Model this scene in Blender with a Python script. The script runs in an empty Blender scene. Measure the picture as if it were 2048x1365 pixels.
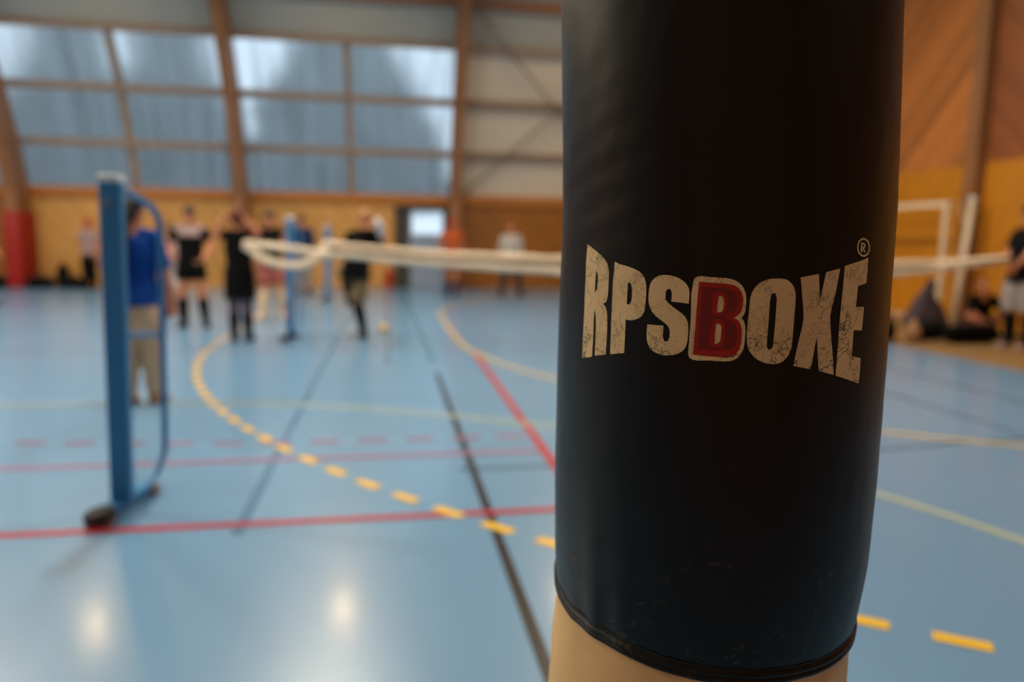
import bpy, bmesh, math, random
from mathutils import Vector, Matrix, noise
from mathutils.geometry import tessellate_polygon
random.seed(7)
SC = bpy.context.scene
COL = SC.collection
V = Vector
PI = math.pi

# ------------------------------------------------------------------ camera
CAM_H, YAW, PITCH, ROLL, FPX = 1.2875, 0.1692, 0.1357, 0.0149, 1464.0
fwd = V((math.sin(YAW)*math.cos(PITCH), math.cos(YAW)*math.cos(PITCH), -math.sin(PITCH)))
rt0 = V((math.cos(YAW), -math.sin(YAW), 0))
up0 = rt0.cross(fwd)
rt = rt0*math.cos(ROLL) + up0*math.sin(ROLL)
up = up0*math.cos(ROLL) - rt0*math.sin(ROLL)
cam_data = bpy.data.cameras.new('camera')
cam = bpy.data.objects.new('camera', cam_data)
COL.objects.link(cam)
m = Matrix((rt, up, -fwd)).transposed().to_4x4()
m.translation = V((0, 0, CAM_H))
cam.matrix_world = m
cam_data.sensor_width = 36
cam_data.lens = FPX*36/2048
cam_data.clip_end = 300
cam_data.dof.use_dof = True
cam_data.dof.focus_distance = 0.68
cam_data.dof.aperture_fstop = 2.2
SC.camera = cam

# ------------------------------------------------------------------ sky, exposure
SKY = 1.8
world = bpy.data.worlds.new('overcast_sky')
SC.world = world
world.use_nodes = True
bg = world.node_tree.nodes['Background']
bg.inputs[0].default_value = (0.86, 0.93, 1.0, 1)
bg.inputs[1].default_value = SKY
SC.view_settings.view_transform = 'Standard'
SC.view_settings.look = 'None'
SC.view_settings.exposure = 0.0
SC.view_settings.gamma = 1.0
SC.view_settings.use_curve_mapping = False
LAMP = 600.0           # emission of the hall's ceiling lamps
LAMP_COL = (1.0, 0.88, 0.70)

# ------------------------------------------------------------------ materials
def lin(c):
    return tuple(((x/255)/12.92 if x/255 <= 0.04045 else ((x/255+0.055)/1.055)**2.4) for x in c)

def mat(name, col, rough=0.6, var=0.0, vscale=6.0, bump=0.0, bscale=40.0, metal=0.0, spec=0.5, sheen=0.0):
    """principled material with a procedural noise tint and bump"""
    mm = bpy.data.materials.new(name)
    mm.use_nodes = True
    nt = mm.node_tree
    p = nt.nodes['Principled BSDF']
    p.inputs['Roughness'].default_value = rough
    p.inputs['Metallic'].default_value = metal
    p.inputs['Specular IOR Level'].default_value = spec
    if sheen:
        p.inputs['Sheen Weight'].default_value = sheen
    tc = nt.nodes.new('ShaderNodeTexCoord')
    nz = nt.nodes.new('ShaderNodeTexNoise')
    nz.inputs['Scale'].default_value = vscale
    nz.inputs['Detail'].default_value = 4
    nt.links.new(tc.outputs['Object'], nz.inputs['Vector'])
    mx = nt.nodes.new('ShaderNodeMix')
    mx.data_type = 'RGBA'
    d = max(var, 0.03)
    mx.inputs[6].default_value = (*[c*(1-d) for c in col], 1)
    mx.inputs[7].default_value = (*[min(1, c*(1+d)) for c in col], 1)
    nt.links.new(nz.outputs['Fac'], mx.inputs[0])
    nt.links.new(mx.outputs[2], p.inputs['Base Color'])
    if bump:
        n2 = nt.nodes.new('ShaderNodeTexNoise')
        n2.inputs['Scale'].default_value = bscale
        n2.inputs['Detail'].default_value = 3
        nt.links.new(tc.outputs['Object'], n2.inputs['Vector'])
        b = nt.nodes.new('ShaderNodeBump')
        b.inputs['Strength'].default_value = bump
        b.inputs['Distance'].default_value = 0.01
        nt.links.new(n2.outputs['Fac'], b.inputs['Height'])
        nt.links.new(b.outputs['Normal'], p.inputs['Normal'])
    return mm

def plank_mat(name, col, ang, width=0.11, rough=0.5, contrast=0.22, plane='XZ'):
    """diagonal boards: each board its own tone, a dark joint between boards"""
    mm = mat(name, col, rough, 0.12, 3.0)
    nt = mm.node_tree
    p = nt.nodes['Principled BSDF']
    tc = nt.nodes.new('ShaderNodeTexCoord')
    sp = nt.nodes.new('ShaderNodeSeparateXYZ')
    nt.links.new(tc.outputs['Object'], sp.inputs[0])
    def mth(op, a, b=None):
        n = nt.nodes.new('ShaderNodeMath'); n.operation = op
        for i, x in enumerate((a, b)):
            if x is None: continue
            if isinstance(x, (int, float)): n.inputs[i].default_value = x
            else: nt.links.new(x, n.inputs[i])
        return n.outputs[0]
    h = sp.outputs[0] if plane == 'XZ' else sp.outputs[1]
    t = mth('ADD', mth('MULTIPLY', h, math.sin(ang)), mth('MULTIPLY', sp.outputs[2], math.cos(ang)))
    t = mth('DIVIDE', t, width)
    idx = mth('FLOOR', t)
    fr = mth('FRACT', t)
    wn = nt.nodes.new('ShaderNodeTexWhiteNoise'); wn.noise_dimensions = '1D'
    nt.links.new(idx, wn.inputs['W'])
    tone = mth('ADD', mth('MULTIPLY', wn.outputs['Value'], contrast*2), 1-contrast)
    joint = mth('GREATER_THAN', fr, 0.06)
    tone = mth('MULTIPLY', tone, mth('ADD', mth('MULTIPLY', joint, 0.45), 0.55))
    old = p.inputs['Base Color'].links[0].from_socket
    mx = nt.nodes.new('ShaderNodeVectorMath'); mx.operation = 'SCALE'
    nt.links.new(old, mx.inputs[0]); nt.links.new(tone, mx.inputs['Scale'])
    nt.links.new(mx.outputs[0], p.inputs['Base Color'])
    return mm

M = {}
M['floor'] = mat('blue_sports_floor', lin((102, 149, 188)), 0.31, 0.05, 1.2, spec=1.0)
_p = M['floor'].node_tree.nodes['Principled BSDF']
_p.inputs['Coat Weight'].default_value = 0.35
_p.inputs['Coat Roughness'].default_value = 0.14
M['floor_brown'] = mat('brown_border_floor', lin((150, 118, 78)), 0.35, 0.06)
M['l_red'] = mat('red_line_paint', lin((176, 56, 66)), 0.25, 0.06)
M['l_pink'] = mat('faded_red_line_paint', lin((160, 112, 140)), 0.25, 0.06)
M['l_pink2'] = mat('very_faded_red_line_paint', lin((150, 150, 178)), 0.25, 0.06)
M['l_yellow'] = mat('yellow_line_paint', lin((238, 190, 50)), 0.3, 0.05)
M['l_cream'] = mat('pale_yellow_line_paint', lin((206, 180, 120)), 0.25, 0.05)
M['l_cream2'] = mat('faded_yellow_line_paint', lin((176, 186, 160)), 0.25, 0.05)
M['l_black'] = mat('black_line_paint', lin((34, 30, 28)), 0.3, 0.1)
M['l_grey'] = mat('grey_line_paint', lin((78, 112, 138)), 0.25, 0.1)
M['l_grey2'] = mat('faint_grey_line', lin((84, 124, 158)), 0.25, 0.1)
M['wood_tan'] = plank_mat('tan_diagonal_boards', lin((204, 150, 78)), PI/4, 0.12, contrast=0.10)
M['wood_ochre'] = plank_mat('ochre_diagonal_boards', lin((150, 90, 10)), PI/4, 0.12, contrast=0.10)
M['wood_ochre_r'] = plank_mat('ochre_boards_gable', lin((190, 122, 14)), PI/4, 0.12, contrast=0.08, plane='YZ')
M['wood_up'] = plank_mat('brown_diagonal_boards_down', lin((172, 104, 48)), PI/4, 0.14, contrast=0.34, plane='YZ')
M['wood_up2'] = plank_mat('brown_diagonal_boards_up', lin((140, 78, 38)), -PI/4, 0.14, contrast=0.16, plane='YZ')
M['glulam'] = mat('brown_laminated_timber', lin((140, 94, 56)), 0.55, 0.15, 3.0)
M['purlin'] = mat('grey_brown_timber_rail', lin((146, 126, 112)), 0.6, 0.12, 3.0)
M['sill'] = mat('orange_brown_timber', lin((186, 116, 48)), 0.5, 0.12, 3.0)
M['panel'] = mat('grey_beige_panel', lin((214, 204, 188)), 0.7, 0.03, 1.0)
M['ceil'] = mat('grey_roof_panel', lin((160, 164, 162)), 0.7, 0.03, 1.0)
M['steel'] = mat('dark_steel', lin((112, 106, 100)), 0.5, 0.1, metal=0.2)
M['red_pad'] = mat('red_vinyl_padding', lin((152, 7, 6)), 0.5, 0.06, bump=0.05)
M['blue_metal'] = mat('blue_painted_steel', lin((44, 122, 176)), 0.4, 0.06)
M['cap_grey'] = mat('pale_plastic', lin((226, 230, 236)), 0.5)
M['rubber'] = mat('black_rubber', lin((30, 30, 28)), 0.7)
M['rust'] = mat('orange_wheel_plastic', lin((150, 80, 40)), 0.5)
M['white_paint'] = mat('white_painted_metal', lin((222, 204, 176)), 0.5)
M['tape'] = mat('white_net_tape', lin((234, 214, 186)), 0.8, 0.05, 20)
M['net'] = mat('dark_net_cord', lin((60, 50, 44)), 0.9)
M['door_dark'] = mat('dark_grey_door', lin((58, 58, 54)), 0.6)
M['door_blue'] = mat('grey_blue_door', lin((142, 158, 184)), 0.5)
M['skin'] = mat('skin', lin((194, 122, 88)), 0.55, 0.06, 10)
M['skin2'] = mat('tanned_skin', lin((166, 98, 66)), 0.55, 0.06, 10)
M['hair'] = mat('dark_hair', lin((28, 20, 16)), 0.5, 0.3, 60, bump=0.4, bscale=120)
M['hair_red'] = mat('auburn_hair', lin((110, 44, 30)), 0.5, 0.3, 60, bump=0.4, bscale=120)
M['hair_fair'] = mat('light_brown_hair', lin((176, 116, 80)), 0.5, 0.3, 60, bump=0.4, bscale=120)
M['lips'] = mat('lips', lin((150, 78, 66)), 0.5)
M['eye'] = mat('dark_eye', lin((40, 30, 26)), 0.2)
def cloth(n, c): M[n] = mat(n+'_cloth', lin(c), 0.9, 0.10, 8, bump=0.25, bscale=18, spec=0.15)
for n, c in dict(black=(9, 9, 10), charcoal=(26, 23, 26), royal=(16, 62, 140), khaki=(204, 174, 142), white=(196, 188, 184), pinkwhite=(160, 136, 136),
                 grey=(150, 140, 138), purplegrey=(92, 78, 88), slate=(70, 60, 66), red=(176, 34, 30), redbrown=(150, 84, 78), navy=(40, 52, 84), cream=(216, 186, 154),
                 orange=(176, 84, 48), greywhite=(176, 168, 162), darkgrey=(64, 58, 54), tan=(176, 134, 96), olive=(120, 104, 78)).items():
    cloth(n, c)
M['glove_red'] = mat('red_glove_vinyl', lin((170, 40, 36)), 0.4)
M['glove_white'] = mat('white_glove_vinyl', lin((206, 200, 204)), 0.4)
M['ball'] = mat('yellow_foam', lin((220, 186, 120)), 0.7)
M['ext_red'] = mat('red_enamel', lin((176, 30, 20)), 0.35)
M['ground'] = mat('wet_asphalt', lin((96, 100, 104)), 0.8, 0.2, 0.6)
M['bark'] = mat('bark', lin((70, 56, 44)), 0.9, 0.3)
M['needles'] = mat('dark_needles', lin((58, 72, 62)), 0.9, 0.4, 2.0)
M['lamp_body'] = mat('grey_lamp_housing', lin((120, 120, 120)), 0.4, metal=0.7)

def emit_mat(name, power, col=LAMP_COL):
    mm = bpy.data.materials.new(name); mm.use_nodes = True
    nt = mm.node_tree; nt.nodes.clear()
    o = nt.nodes.new('ShaderNodeOutputMaterial'); e = nt.nodes.new('ShaderNodeEmission')
    e.inputs[0].default_value = (*col, 1); e.inputs[1].default_value = power
    nt.links.new(e.outputs[0], o.inputs[0])
    return mm
M['glow'] = emit_mat('warm_lamp_glow', LAMP)
M['glow_dim'] = emit_mat('dim_lamp_glow', LAMP*0.24, (1.0, 0.68, 0.34))

def pane_mat(name, clear, streak, col=(0.86, 0.93, 0.98), milk=(0.36, 0.41, 0.45), frost=0.0):
    """corrugated translucent sheet: part of the light goes straight through, part is scattered"""
    mm = bpy.data.materials.new(name); mm.use_nodes = True
    nt = mm.node_tree; nt.nodes.clear()
    o = nt.nodes.new('ShaderNodeOutputMaterial')
    tr = nt.nodes.new('ShaderNodeBsdfRefraction' if frost else 'ShaderNodeBsdfTransparent'); tr.inputs[0].default_value = (*col, 1)
    if frost: tr.inputs['Roughness'].default_value = frost; tr.inputs['IOR'].default_value = 1.12
    tl = nt.nodes.new('ShaderNodeBsdfTranslucent'); tl.inputs[0].default_value = (*milk, 1)
    gl = nt.nodes.new('ShaderNodeBsdfGlossy'); gl.inputs['Roughness'].default_value = 0.3
    gl.inputs[0].default_value = (0.9, 0.9, 0.9, 1)
    tc = nt.nodes.new('ShaderNodeTexCoord'); mp = nt.nodes.new('ShaderNodeMapping')
    mp.inputs['Scale'].default_value = (5.0, 0.22, 0.22)
    nz = nt.nodes.new('ShaderNodeTexNoise'); nz.inputs['Scale'].default_value = 1.0; nz.inputs['Detail'].default_value = 3
    nt.links.new(tc.outputs['Object'], mp.inputs[0]); nt.links.new(mp.outputs[0], nz.inputs['Vector'])
    mr = nt.nodes.new('ShaderNodeMapRange')
    mr.inputs[1].default_value = 0.3; mr.inputs[2].default_value = 0.7
    mr.inputs[3].default_value = clear-streak; mr.inputs[4].default_value = clear+streak
    nt.links.new(nz.outputs['Fac'], mr.inputs[0])
    mx = nt.nodes.new('ShaderNodeMixShader'); nt.links.new(mr.outputs[0], mx.inputs[0])
    nt.links.new(tl.outputs[0], mx.inputs[1]); nt.links.new(tr.outputs[0], mx.inputs[2])
    m2 = nt.nodes.new('ShaderNodeMixShader'); m2.inputs[0].default_value = 0.05
    nt.links.new(mx.outputs[0], m2.inputs[1]); nt.links.new(gl.outputs[0], m2.inputs[2])
    nt.links.new(m2.outputs[0], o.inputs[0])
    return mm
M['pane'] = pane_mat('translucent_corrugated_sheet', 0.62, 0.22, frost=0.42)
M['door_pane'] = pane_mat('frosted_door_glass', 0.75, 0.02, milk=(0.9, 0.95, 1.0), frost=0.3)

def vinyl_mat():
    mm = mat('black_bag_vinyl', (0.0050, 0.0055, 0.0053), 0.38, 0.15, 9, spec=0.30)
    nt = mm.node_tree; p = nt.nodes['Principled BSDF']
    tc = nt.nodes['Texture Coordinate']
    # pale scuffs, mostly low on the sleeve
    nz = nt.nodes.new('ShaderNodeTexNoise'); nz.inputs['Scale'].default_value = 85; nz.inputs['Detail'].default_value = 5; nz.inputs['Distortion'].default_value = 1.5
    n2 = nt.nodes.new('ShaderNodeTexNoise'); n2.inputs['Scale'].default_value = 16; n2.inputs['Detail'].default_value = 2
    nt.links.new(tc.outputs['Object'], nz.inputs['Vector']); nt.links.new(tc.outputs['Object'], n2.inputs['Vector'])
    sp = nt.nodes.new('ShaderNodeSeparateXYZ'); nt.links.new(tc.outputs['Object'], sp.inputs[0])
    hr = nt.nodes.new('ShaderNodeMapRange'); hr.inputs[1].default_value = 1.14; hr.inputs[2].default_value = 0.89; hr.inputs[3].default_value = 0.0; hr.inputs[4].default_value = 0.135
    nt.links.new(sp.outputs[2], hr.inputs[0])
    def mth(op, a, b):
        n = nt.nodes.new('ShaderNodeMath'); n.operation = op
        for i, x in enumerate((a, b)):
            if isinstance(x, (int, float)): n.inputs[i].default_value = x
            else: nt.links.new(x, n.inputs[i])
        return n.outputs[0]
    v = mth('ADD', mth('MULTIPLY', nz.outputs['Fac'], 0.7), mth('MULTIPLY', n2.outputs['Fac'], 0.3))
    v = mth('ADD', v, hr.outputs[0])
    mr = nt.nodes.new('ShaderNodeMapRange'); mr.inputs[1].default_value = 0.70; mr.inputs[2].default_value = 0.80; mr.inputs[3].default_value = 0; mr.inputs[4].default_value = 0.15
    nt.links.new(v, mr.inputs[0])
    old = p.inputs['Base Color'].links[0].from_socket
    mx = nt.nodes.new('ShaderNodeMix'); mx.data_type = 'RGBA'
    nt.links.new(mr.outputs[0], mx.inputs[0]); nt.links.new(old, mx.inputs[6]); mx.inputs[7].default_value = (0.30, 0.22, 0.12, 1)
    nt.links.new(mx.outputs[2], p.inputs['Base Color'])
    # fine grain
    n3 = nt.nodes.new('ShaderNodeTexNoise'); n3.inputs['Scale'].default_value = 420; n3.inputs['Detail'].default_value = 3
    nt.links.new(tc.outputs['Object'], n3.inputs['Vector'])
    b = nt.nodes.new('ShaderNodeBump'); b.inputs['Strength'].default_value = 0.12; b.inputs['Distance'].default_value = 0.001
    nt.links.new(n3.outputs['Fac'], b.inputs['Height']); nt.links.new(b.outputs['Normal'], p.inputs['Normal'])
    return mm
M['vinyl'] = vinyl_mat()

def print_mat(name, col, crack_col=(0.035, 0.028, 0.02), amount=1.0):
    """old screen print: cracked along crease lines and peppered with worn specks"""
    mm = mat(name, col, 0.6, 0.16, 30)
    nt = mm.node_tree; p = nt.nodes['Principled BSDF']; tc = nt.nodes['Texture Coordinate']
    wn = nt.nodes.new('ShaderNodeTexNoise'); wn.inputs['Scale'].default_value = 60; wn.inputs['Detail'].default_value = 3
    nt.links.new(tc.outputs['Object'], wn.inputs['Vector'])
    wv = nt.nodes.new('ShaderNodeVectorMath'); wv.operation = 'MULTIPLY_ADD'
    nt.links.new(wn.outputs['Color'], wv.inputs[0]); wv.inputs[1].default_value = (0.034, 0.034, 0.034); nt.links.new(tc.outputs['Object'], wv.inputs[2])
    def mth(op, a, b):
        n = nt.nodes.new('ShaderNodeMath'); n.operation = op
        for i, x in enumerate((a, b)):
            if isinstance(x, (int, float)): n.inputs[i].default_value = x
            else: nt.links.new(x, n.inputs[i])
        return n.outputs[0]
    def crack(scale, th, mask_scale, lo, hi, stretch):
        mp = nt.nodes.new('ShaderNodeMapping'); mp.inputs['Scale'].default_value = stretch
        nt.links.new(wv.outputs[0], mp.inputs[0])
        vo = nt.nodes.new('ShaderNodeTexVoronoi'); vo.feature = 'DISTANCE_TO_EDGE'; vo.inputs['Scale'].default_value = scale
        nt.links.new(mp.outputs[0], vo.inputs['Vector'])
        a = nt.nodes.new('ShaderNodeMapRange'); a.inputs[1].default_value = 0; a.inputs[2].default_value = th; a.inputs[3].default_value = 1; a.inputs[4].default_value = 0
        nt.links.new(vo.outputs['Distance'], a.inputs[0])
        nm = nt.nodes.new('ShaderNodeTexNoise'); nm.inputs['Scale'].default_value = mask_scale; nm.inputs['Detail'].default_value = 2
        nt.links.new(tc.outputs['Object'], nm.inputs['Vector'])
        b = nt.nodes.new('ShaderNodeMapRange'); b.inputs[1].default_value = lo; b.inputs[2].default_value = hi
        nt.links.new(nm.outputs['Fac'], b.inputs[0])
        return mth('MULTIPLY', a.outputs[0], b.outputs[0])
    c1 = crack(26, 0.026, 20, 0.40, 0.56, (1.5, 1.5, 0.8))
    c2 = crack(95, 0.07, 34, 0.50, 0.60, (1.5, 1.5, 0.55))
    c3 = crack(210, 0.10, 48, 0.52, 0.62, (1.2, 1.2, 0.8))
    sn = nt.nodes.new('ShaderNodeTexNoise'); sn.inputs['Scale'].default_value = 480; sn.inputs['Detail'].default_value = 2
    nt.links.new(tc.outputs['Object'], sn.inputs['Vector'])
    s = nt.nodes.new('ShaderNodeMapRange'); s.inputs[1].default_value = 0.66; s.inputs[2].default_value = 0.74; s.inputs[4].default_value = 0.8
    nt.links.new(sn.outputs['Fac'], s.inputs[0])
    f = mth('MULTIPLY', mth('MINIMUM', mth('ADD', mth('ADD', c1, mth('ADD', mth('MULTIPLY', c2, 0.6), mth('MULTIPLY', c3, 0.45))), s.outputs[0]), 1.0), 0.85*amount)
    old = p.inputs['Base Color'].links[0].from_socket
    mx = nt.nodes.new('ShaderNodeMix'); mx.data_type = 'RGBA'
    nt.links.new(f, mx.inputs[0]); nt.links.new(old, mx.inputs[6]); mx.inputs[7].default_value = (*crack_col, 1)
    nt.links.new(mx.outputs[2], p.inputs['Base Color'])
    return mm
M['print_cream'] = print_mat('cracked_cream_print', lin((246, 208, 150)))
M['print_red'] = print_mat('cracked_red_print', lin((176, 22, 12)), amount=0.5)
M['print_darkred'] = print_mat('cracked_dark_red_print', lin((128, 20, 12)), amount=0.7)
M['core'] = mat('cream_foam_cover', lin((236, 192, 126)), 0.6, 0.16, 16, bump=0.1, bscale=60)

# ------------------------------------------------------------------ mesh helpers
def link(name, bm, material, parent=None, smooth=True):
    """one mesh object out of a bmesh"""
    me = bpy.data.meshes.new(name)
    bm.normal_update()
    bm.to_mesh(me); bm.free()
    if smooth:
        for p in me.polygons: p.use_smooth = True
    me.materials.append(M[material] if isinstance(material, str) else material)
    o = bpy.data.objects.new(name, me); COL.objects.link(o)
    if parent: o.parent = parent
    return o

def thing(name, label, cat, loc=(0, 0, 0), rz=0.0, group=None):
    o = bpy.data.objects.new(name, None); COL.objects.link(o)
    o.empty_display_size = 0.1
    o.location = loc; o.rotation_euler = (0, 0, rz)
    return tag(o, label, cat, group)

def tag(o, label, cat, group=None):
    o['label'] = label; o['category'] = cat
    if group: o['group'] = group
    return o

def struct(name, bm, material, parent=None, smooth=False):
    o = link(name, bm, material, parent, smooth)
    if parent is None: o['kind'] = 'structure'
    return o

def box(bm, c, s, rot=None, bev=0.0):
    """box of full size s about c"""
    g = bmesh.ops.create_cube(bm, size=1.0)['verts']
    for v in g: v.co = V((v.co.x*s[0], v.co.y*s[1], v.co.z*s[2]))
    if bev:
        es = list({e for v in g for e in v.link_edges})
        r = bmesh.ops.bevel(bm, geom=es, offset=bev, segments=3, affect='EDGES', profile=0.5)
        g = list({v for f in r['faces'] for v in f.verts} | {v for v in g if v.is_valid})
    for v in g:
        co = v.co.copy()
        if rot is not None: co = rot @ co
        v.co = co + V(c)
    return g

def chain(bm, pts, rads, seg=14, ref=V((1, 0, 0)), cap=True, flat=False):
    """loft of ellipses through pts; rads = r or (r along ref, r across)"""
    pts = [V(p) for p in pts]
    rads = [(r, r) if isinstance(r, (int, float)) else r for r in rads]
    n = len(pts)
    tans = []
    for i in range(n):
        a = pts[max(0, i-1)]; b = pts[min(n-1, i+1)]
        t = b-a
        tans.append(t.normalized() if t.length > 1e-9 else V((0, 0, 1)))
    stations = []
    if cap and not flat:
        r0 = min(rads[0]); r1 = min(rads[-1])
        for k in (0.97, 0.75, 0.40):
            stations.append((pts[0]-tans[0]*r0*k, [x*math.sqrt(max(0.0, 1-k*k)) for x in rads[0]], tans[0]))
    for i in range(n): stations.append((pts[i], rads[i], tans[i]))
    if cap and not flat:
        for k in (0.40, 0.75, 0.97):
            stations.append((pts[-1]+tans[-1]*r1*k, [x*math.sqrt(max(0.0, 1-k*k)) for x in rads[-1]], tans[-1]))
    rings = []
    s = V(ref)
    if abs(s.dot(stations[0][2])) > 0.97: s = V((0, 1, 0)) if abs(stations[0][2].y) < 0.9 else V((0, 0, 1))
    for c, r, t in stations:
        s = (s - t*s.dot(t)).normalized(); o = t.cross(s)
        rings.append([bm.verts.new(c + s*(math.cos(2*PI*j/seg)*r[0]) + o*(math.sin(2*PI*j/seg)*r[1])) for j in range(seg)])
    for a, b in zip(rings, rings[1:]):
        for j in range(seg):
            bm.faces.new((a[j], a[(j+1) % seg], b[(j+1) % seg], b[j]))
    if cap:
        bm.faces.new(list(reversed(rings[0]))); bm.faces.new(rings[-1])

def tube(bm, pts, r, seg=10, sub=0):
    """round bar along a polyline (rounded when sub > 0)"""
    pts = [V(p) for p in pts]
    if sub:
        q = []
        n = len(pts)
        for i in range(n-1):
            p0 = pts[max(i-1, 0)]; p1 = pts[i]; p2 = pts[i+1]; p3 = pts[min(i+2, n-1)]
            for k in range(sub):
                t = k/sub
                q.append(0.5*((2*p1)+(p2-p0)*t+(2*p0-5*p1+4*p2-p3)*t*t+(3*p1-3*p2+p3-p0)*t**3))
        q.append(pts[-1]); pts = q
    tans = []
    for i in range(len(pts)):
        tans.append((pts[min(i+1, len(pts)-1)]-pts[max(i-1, 0)]).normalized())
    s = tans[0].orthogonal().normalized()
    rings = []
    rr = r if isinstance(r, (list, tuple)) else [r]*len(pts)
    for i, (p, t) in enumerate(zip(pts, tans)):
        s = (s - t*s.dot(t)).normalized(); o = t.cross(s)
        rings.append([bm.verts.new(p + s*math.cos(2*PI*j/seg)*rr[i] + o*math.sin(2*PI*j/seg)*rr[i]) for j in range(seg)])
    for a, b in zip(rings, rings[1:]):
        for j in range(seg): bm.faces.new((a[j], a[(j+1) % seg], b[(j+1) % seg], b[j]))
    bm.faces.new(list(reversed(rings[0]))); bm.faces.new(rings[-1])

def lathe(bm, prof, seg=32, c=(0, 0, 0)):
    """revolve (r, z) profile about the vertical axis; closed ends"""
    rings = []
    for r, z in prof:
        rings.append([bm.verts.new((c[0]+r*math.cos(2*PI*j/seg), c[1]+r*math.sin(2*PI*j/seg), c[2]+z)) for j in range(seg)])
    for a, b in zip(rings, rings[1:]):
        for j in range(seg): bm.faces.new((a[j], a[(j+1) % seg], b[(j+1) % seg], b[j]))
    bm.faces.new(list(reversed(rings[0]))); bm.faces.new(rings[-1])

def ell(bm, c, r, rot=None, seg=16):
    g = bmesh.ops.create_uvsphere(bm, u_segments=seg, v_segments=max(8, seg*2//3), radius=1.0)['verts']
    for v in g:
        co = V((v.co.x*r[0], v.co.y*r[1], v.co.z*r[2]))
        v.co = (rot @ co if rot is not None else co) + V(c)

def fuse(name, bm, material, parent, voxel=0.01, smooth_it=4):
    """merge overlapping closed shapes into one continuous skin"""
    me = bpy.data.meshes.new(name); bm.to_mesh(me); bm.free()
    o = bpy.data.objects.new(name, me); COL.objects.link(o)
    r = o.modifiers.new('r', 'REMESH'); r.mode = 'VOXEL'; r.voxel_size = voxel
    s = o.modifiers.new('s', 'SMOOTH'); s.factor = 0.5; s.iterations = smooth_it
    dg = bpy.context.evaluated_depsgraph_get()
    new = bpy.data.meshes.new_from_object(o.evaluated_get(dg))
    o.modifiers.clear()
    o.data = new; bpy.data.meshes.remove(me)
    new.name = name
    for p in new.polygons: p.use_smooth = True
    new.materials.clear(); new.materials.append(M[material])
    if parent: o.parent = parent
    return o

def copy_tree(o, parent=None):
    c = o.copy(); COL.objects.link(c)
    if parent: c.parent = parent
    for ch in list(o.children): copy_tree(ch, c)
    return c
# ------------------------------------------------------------------ the hall
X0, X1 = -19.0, 9.7          # gable walls
# section of the arched long wall: (depth Y, height)
PROF = [(20.0, 0.0), (20.0, 2.35), (19.62, 3.5), (19.12, 4.72), (18.4, 5.88), (17.75, 6.72), (16.4, 7.8), (14.4, 8.7), (11.8, 9.3), (9.0, 9.5)]
BACK = [(18.0-y, z) for y, z in reversed(PROF[:-1])]     # mirrored, behind the camera
FULL = PROF + BACK

def sheet(bm, x0, x1, prof, off=0.0, thick=0.03):
    """a bent sheet of given thickness following prof between x0 and x1 (set outwards by off)"""
    def shifted(d):
        out = []
        for i, (y, z) in enumerate(prof):
            a = prof[max(0, i-1)]; b = prof[min(len(prof)-1, i+1)]
            t = V((b[0]-a[0], b[1]-a[1])).normalized()
            nrm = V((t.y, -t.x))
            out.append((y+nrm.x*d, z+nrm.y*d))
        return out
    A, B = shifted(off), shifted(off+thick)
    va = [[bm.verts.new((x, y, z)) for y, z in A] for x in (x0, x1)]
    vb = [[bm.verts.new((x, y, z)) for y, z in B] for x in (x0, x1)]
    n = len(prof)
    for i in range(n-1):
        bm.faces.new((va[0][i], va[1][i], va[1][i+1], va[0][i+1]))
        bm.faces.new((vb[0][i], vb[0][i+1], vb[1][i+1], vb[1][i]))
        bm.faces.new((va[0][i], va[0][i+1], vb[0][i+1], vb[0][i]))
        bm.faces.new((va[1][i], vb[1][i], vb[1][i+1], va[1][i+1]))
    for e in (0, n-1):
        bm.faces.new((va[0][e], vb[0][e], vb[1][e], va[1][e]))
    bmesh.ops.recalc_face_normals(bm, faces=bm.faces)

# floor with its painted court lines and faint strips
bm = bmesh.new(); box(bm, ((X0+X1)/2, 9.0, -0.05), (X1-X0+0.6, 22.6, 0.1))
floor = struct('floor', bm, 'floor')
bm = bmesh.new(); box(bm, ((6.62+X1)/2, 9.0, 0.001), (X1-6.62, 22.0, 0.004))
struct('floor_border', bm, 'floor_brown', floor)

ZL = [0.0012]
def line(name, pts, w, material, dash=None, closed=False):
    """a flat line of width w along pts on the floor"""
    bm = bmesh.new()
    z = ZL[0]; ZL[0] += 0.00012
    pts = [V((p[0], p[1])) for p in pts]
    segs = []
    if dash is None: segs = [pts]
    else:
        on, off, ph = dash
        # walk along
        d = [0.0]
        for a, b in zip(pts, pts[1:]): d.append(d[-1]+(b-a).length)
        def at(s):
            for i in range(len(pts)-1):
                if s <= d[i+1]:
                    t = (s-d[i])/max(1e-9, d[i+1]-d[i]); return pts[i].lerp(pts[i+1], t)
            return pts[-1]
        s = ph
        while s+on < d[-1]:
            segs.append([at(s+on*k/3) for k in range(4)]); s += on+off
    for sg in segs:
        L, R_ = [], []
        for i, p in enumerate(sg):
            t = (sg[min(i+1, len(sg)-1)]-sg[max(i-1, 0)]).normalized(); n = V((-t.y, t.x))
            L.append(bm.verts.new((*(p+n*w/2), z))); R_.append(bm.verts.new((*(p-n*w/2), z)))
        for i in range(len(sg)-1): bm.faces.new((L[i], R_[i], R_[i+1], L[i+1]))
    o = struct(name, bm, material, floor)
    return o

def arc(cx, cy, r, a0, a1, n=60):
    return [(cx+r*math.cos(math.radians(a0+(a1-a0)*i/n)), cy+r*math.sin(math.radians(a0+(a1-a0)*i/n))) for i in range(n+1)]

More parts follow.
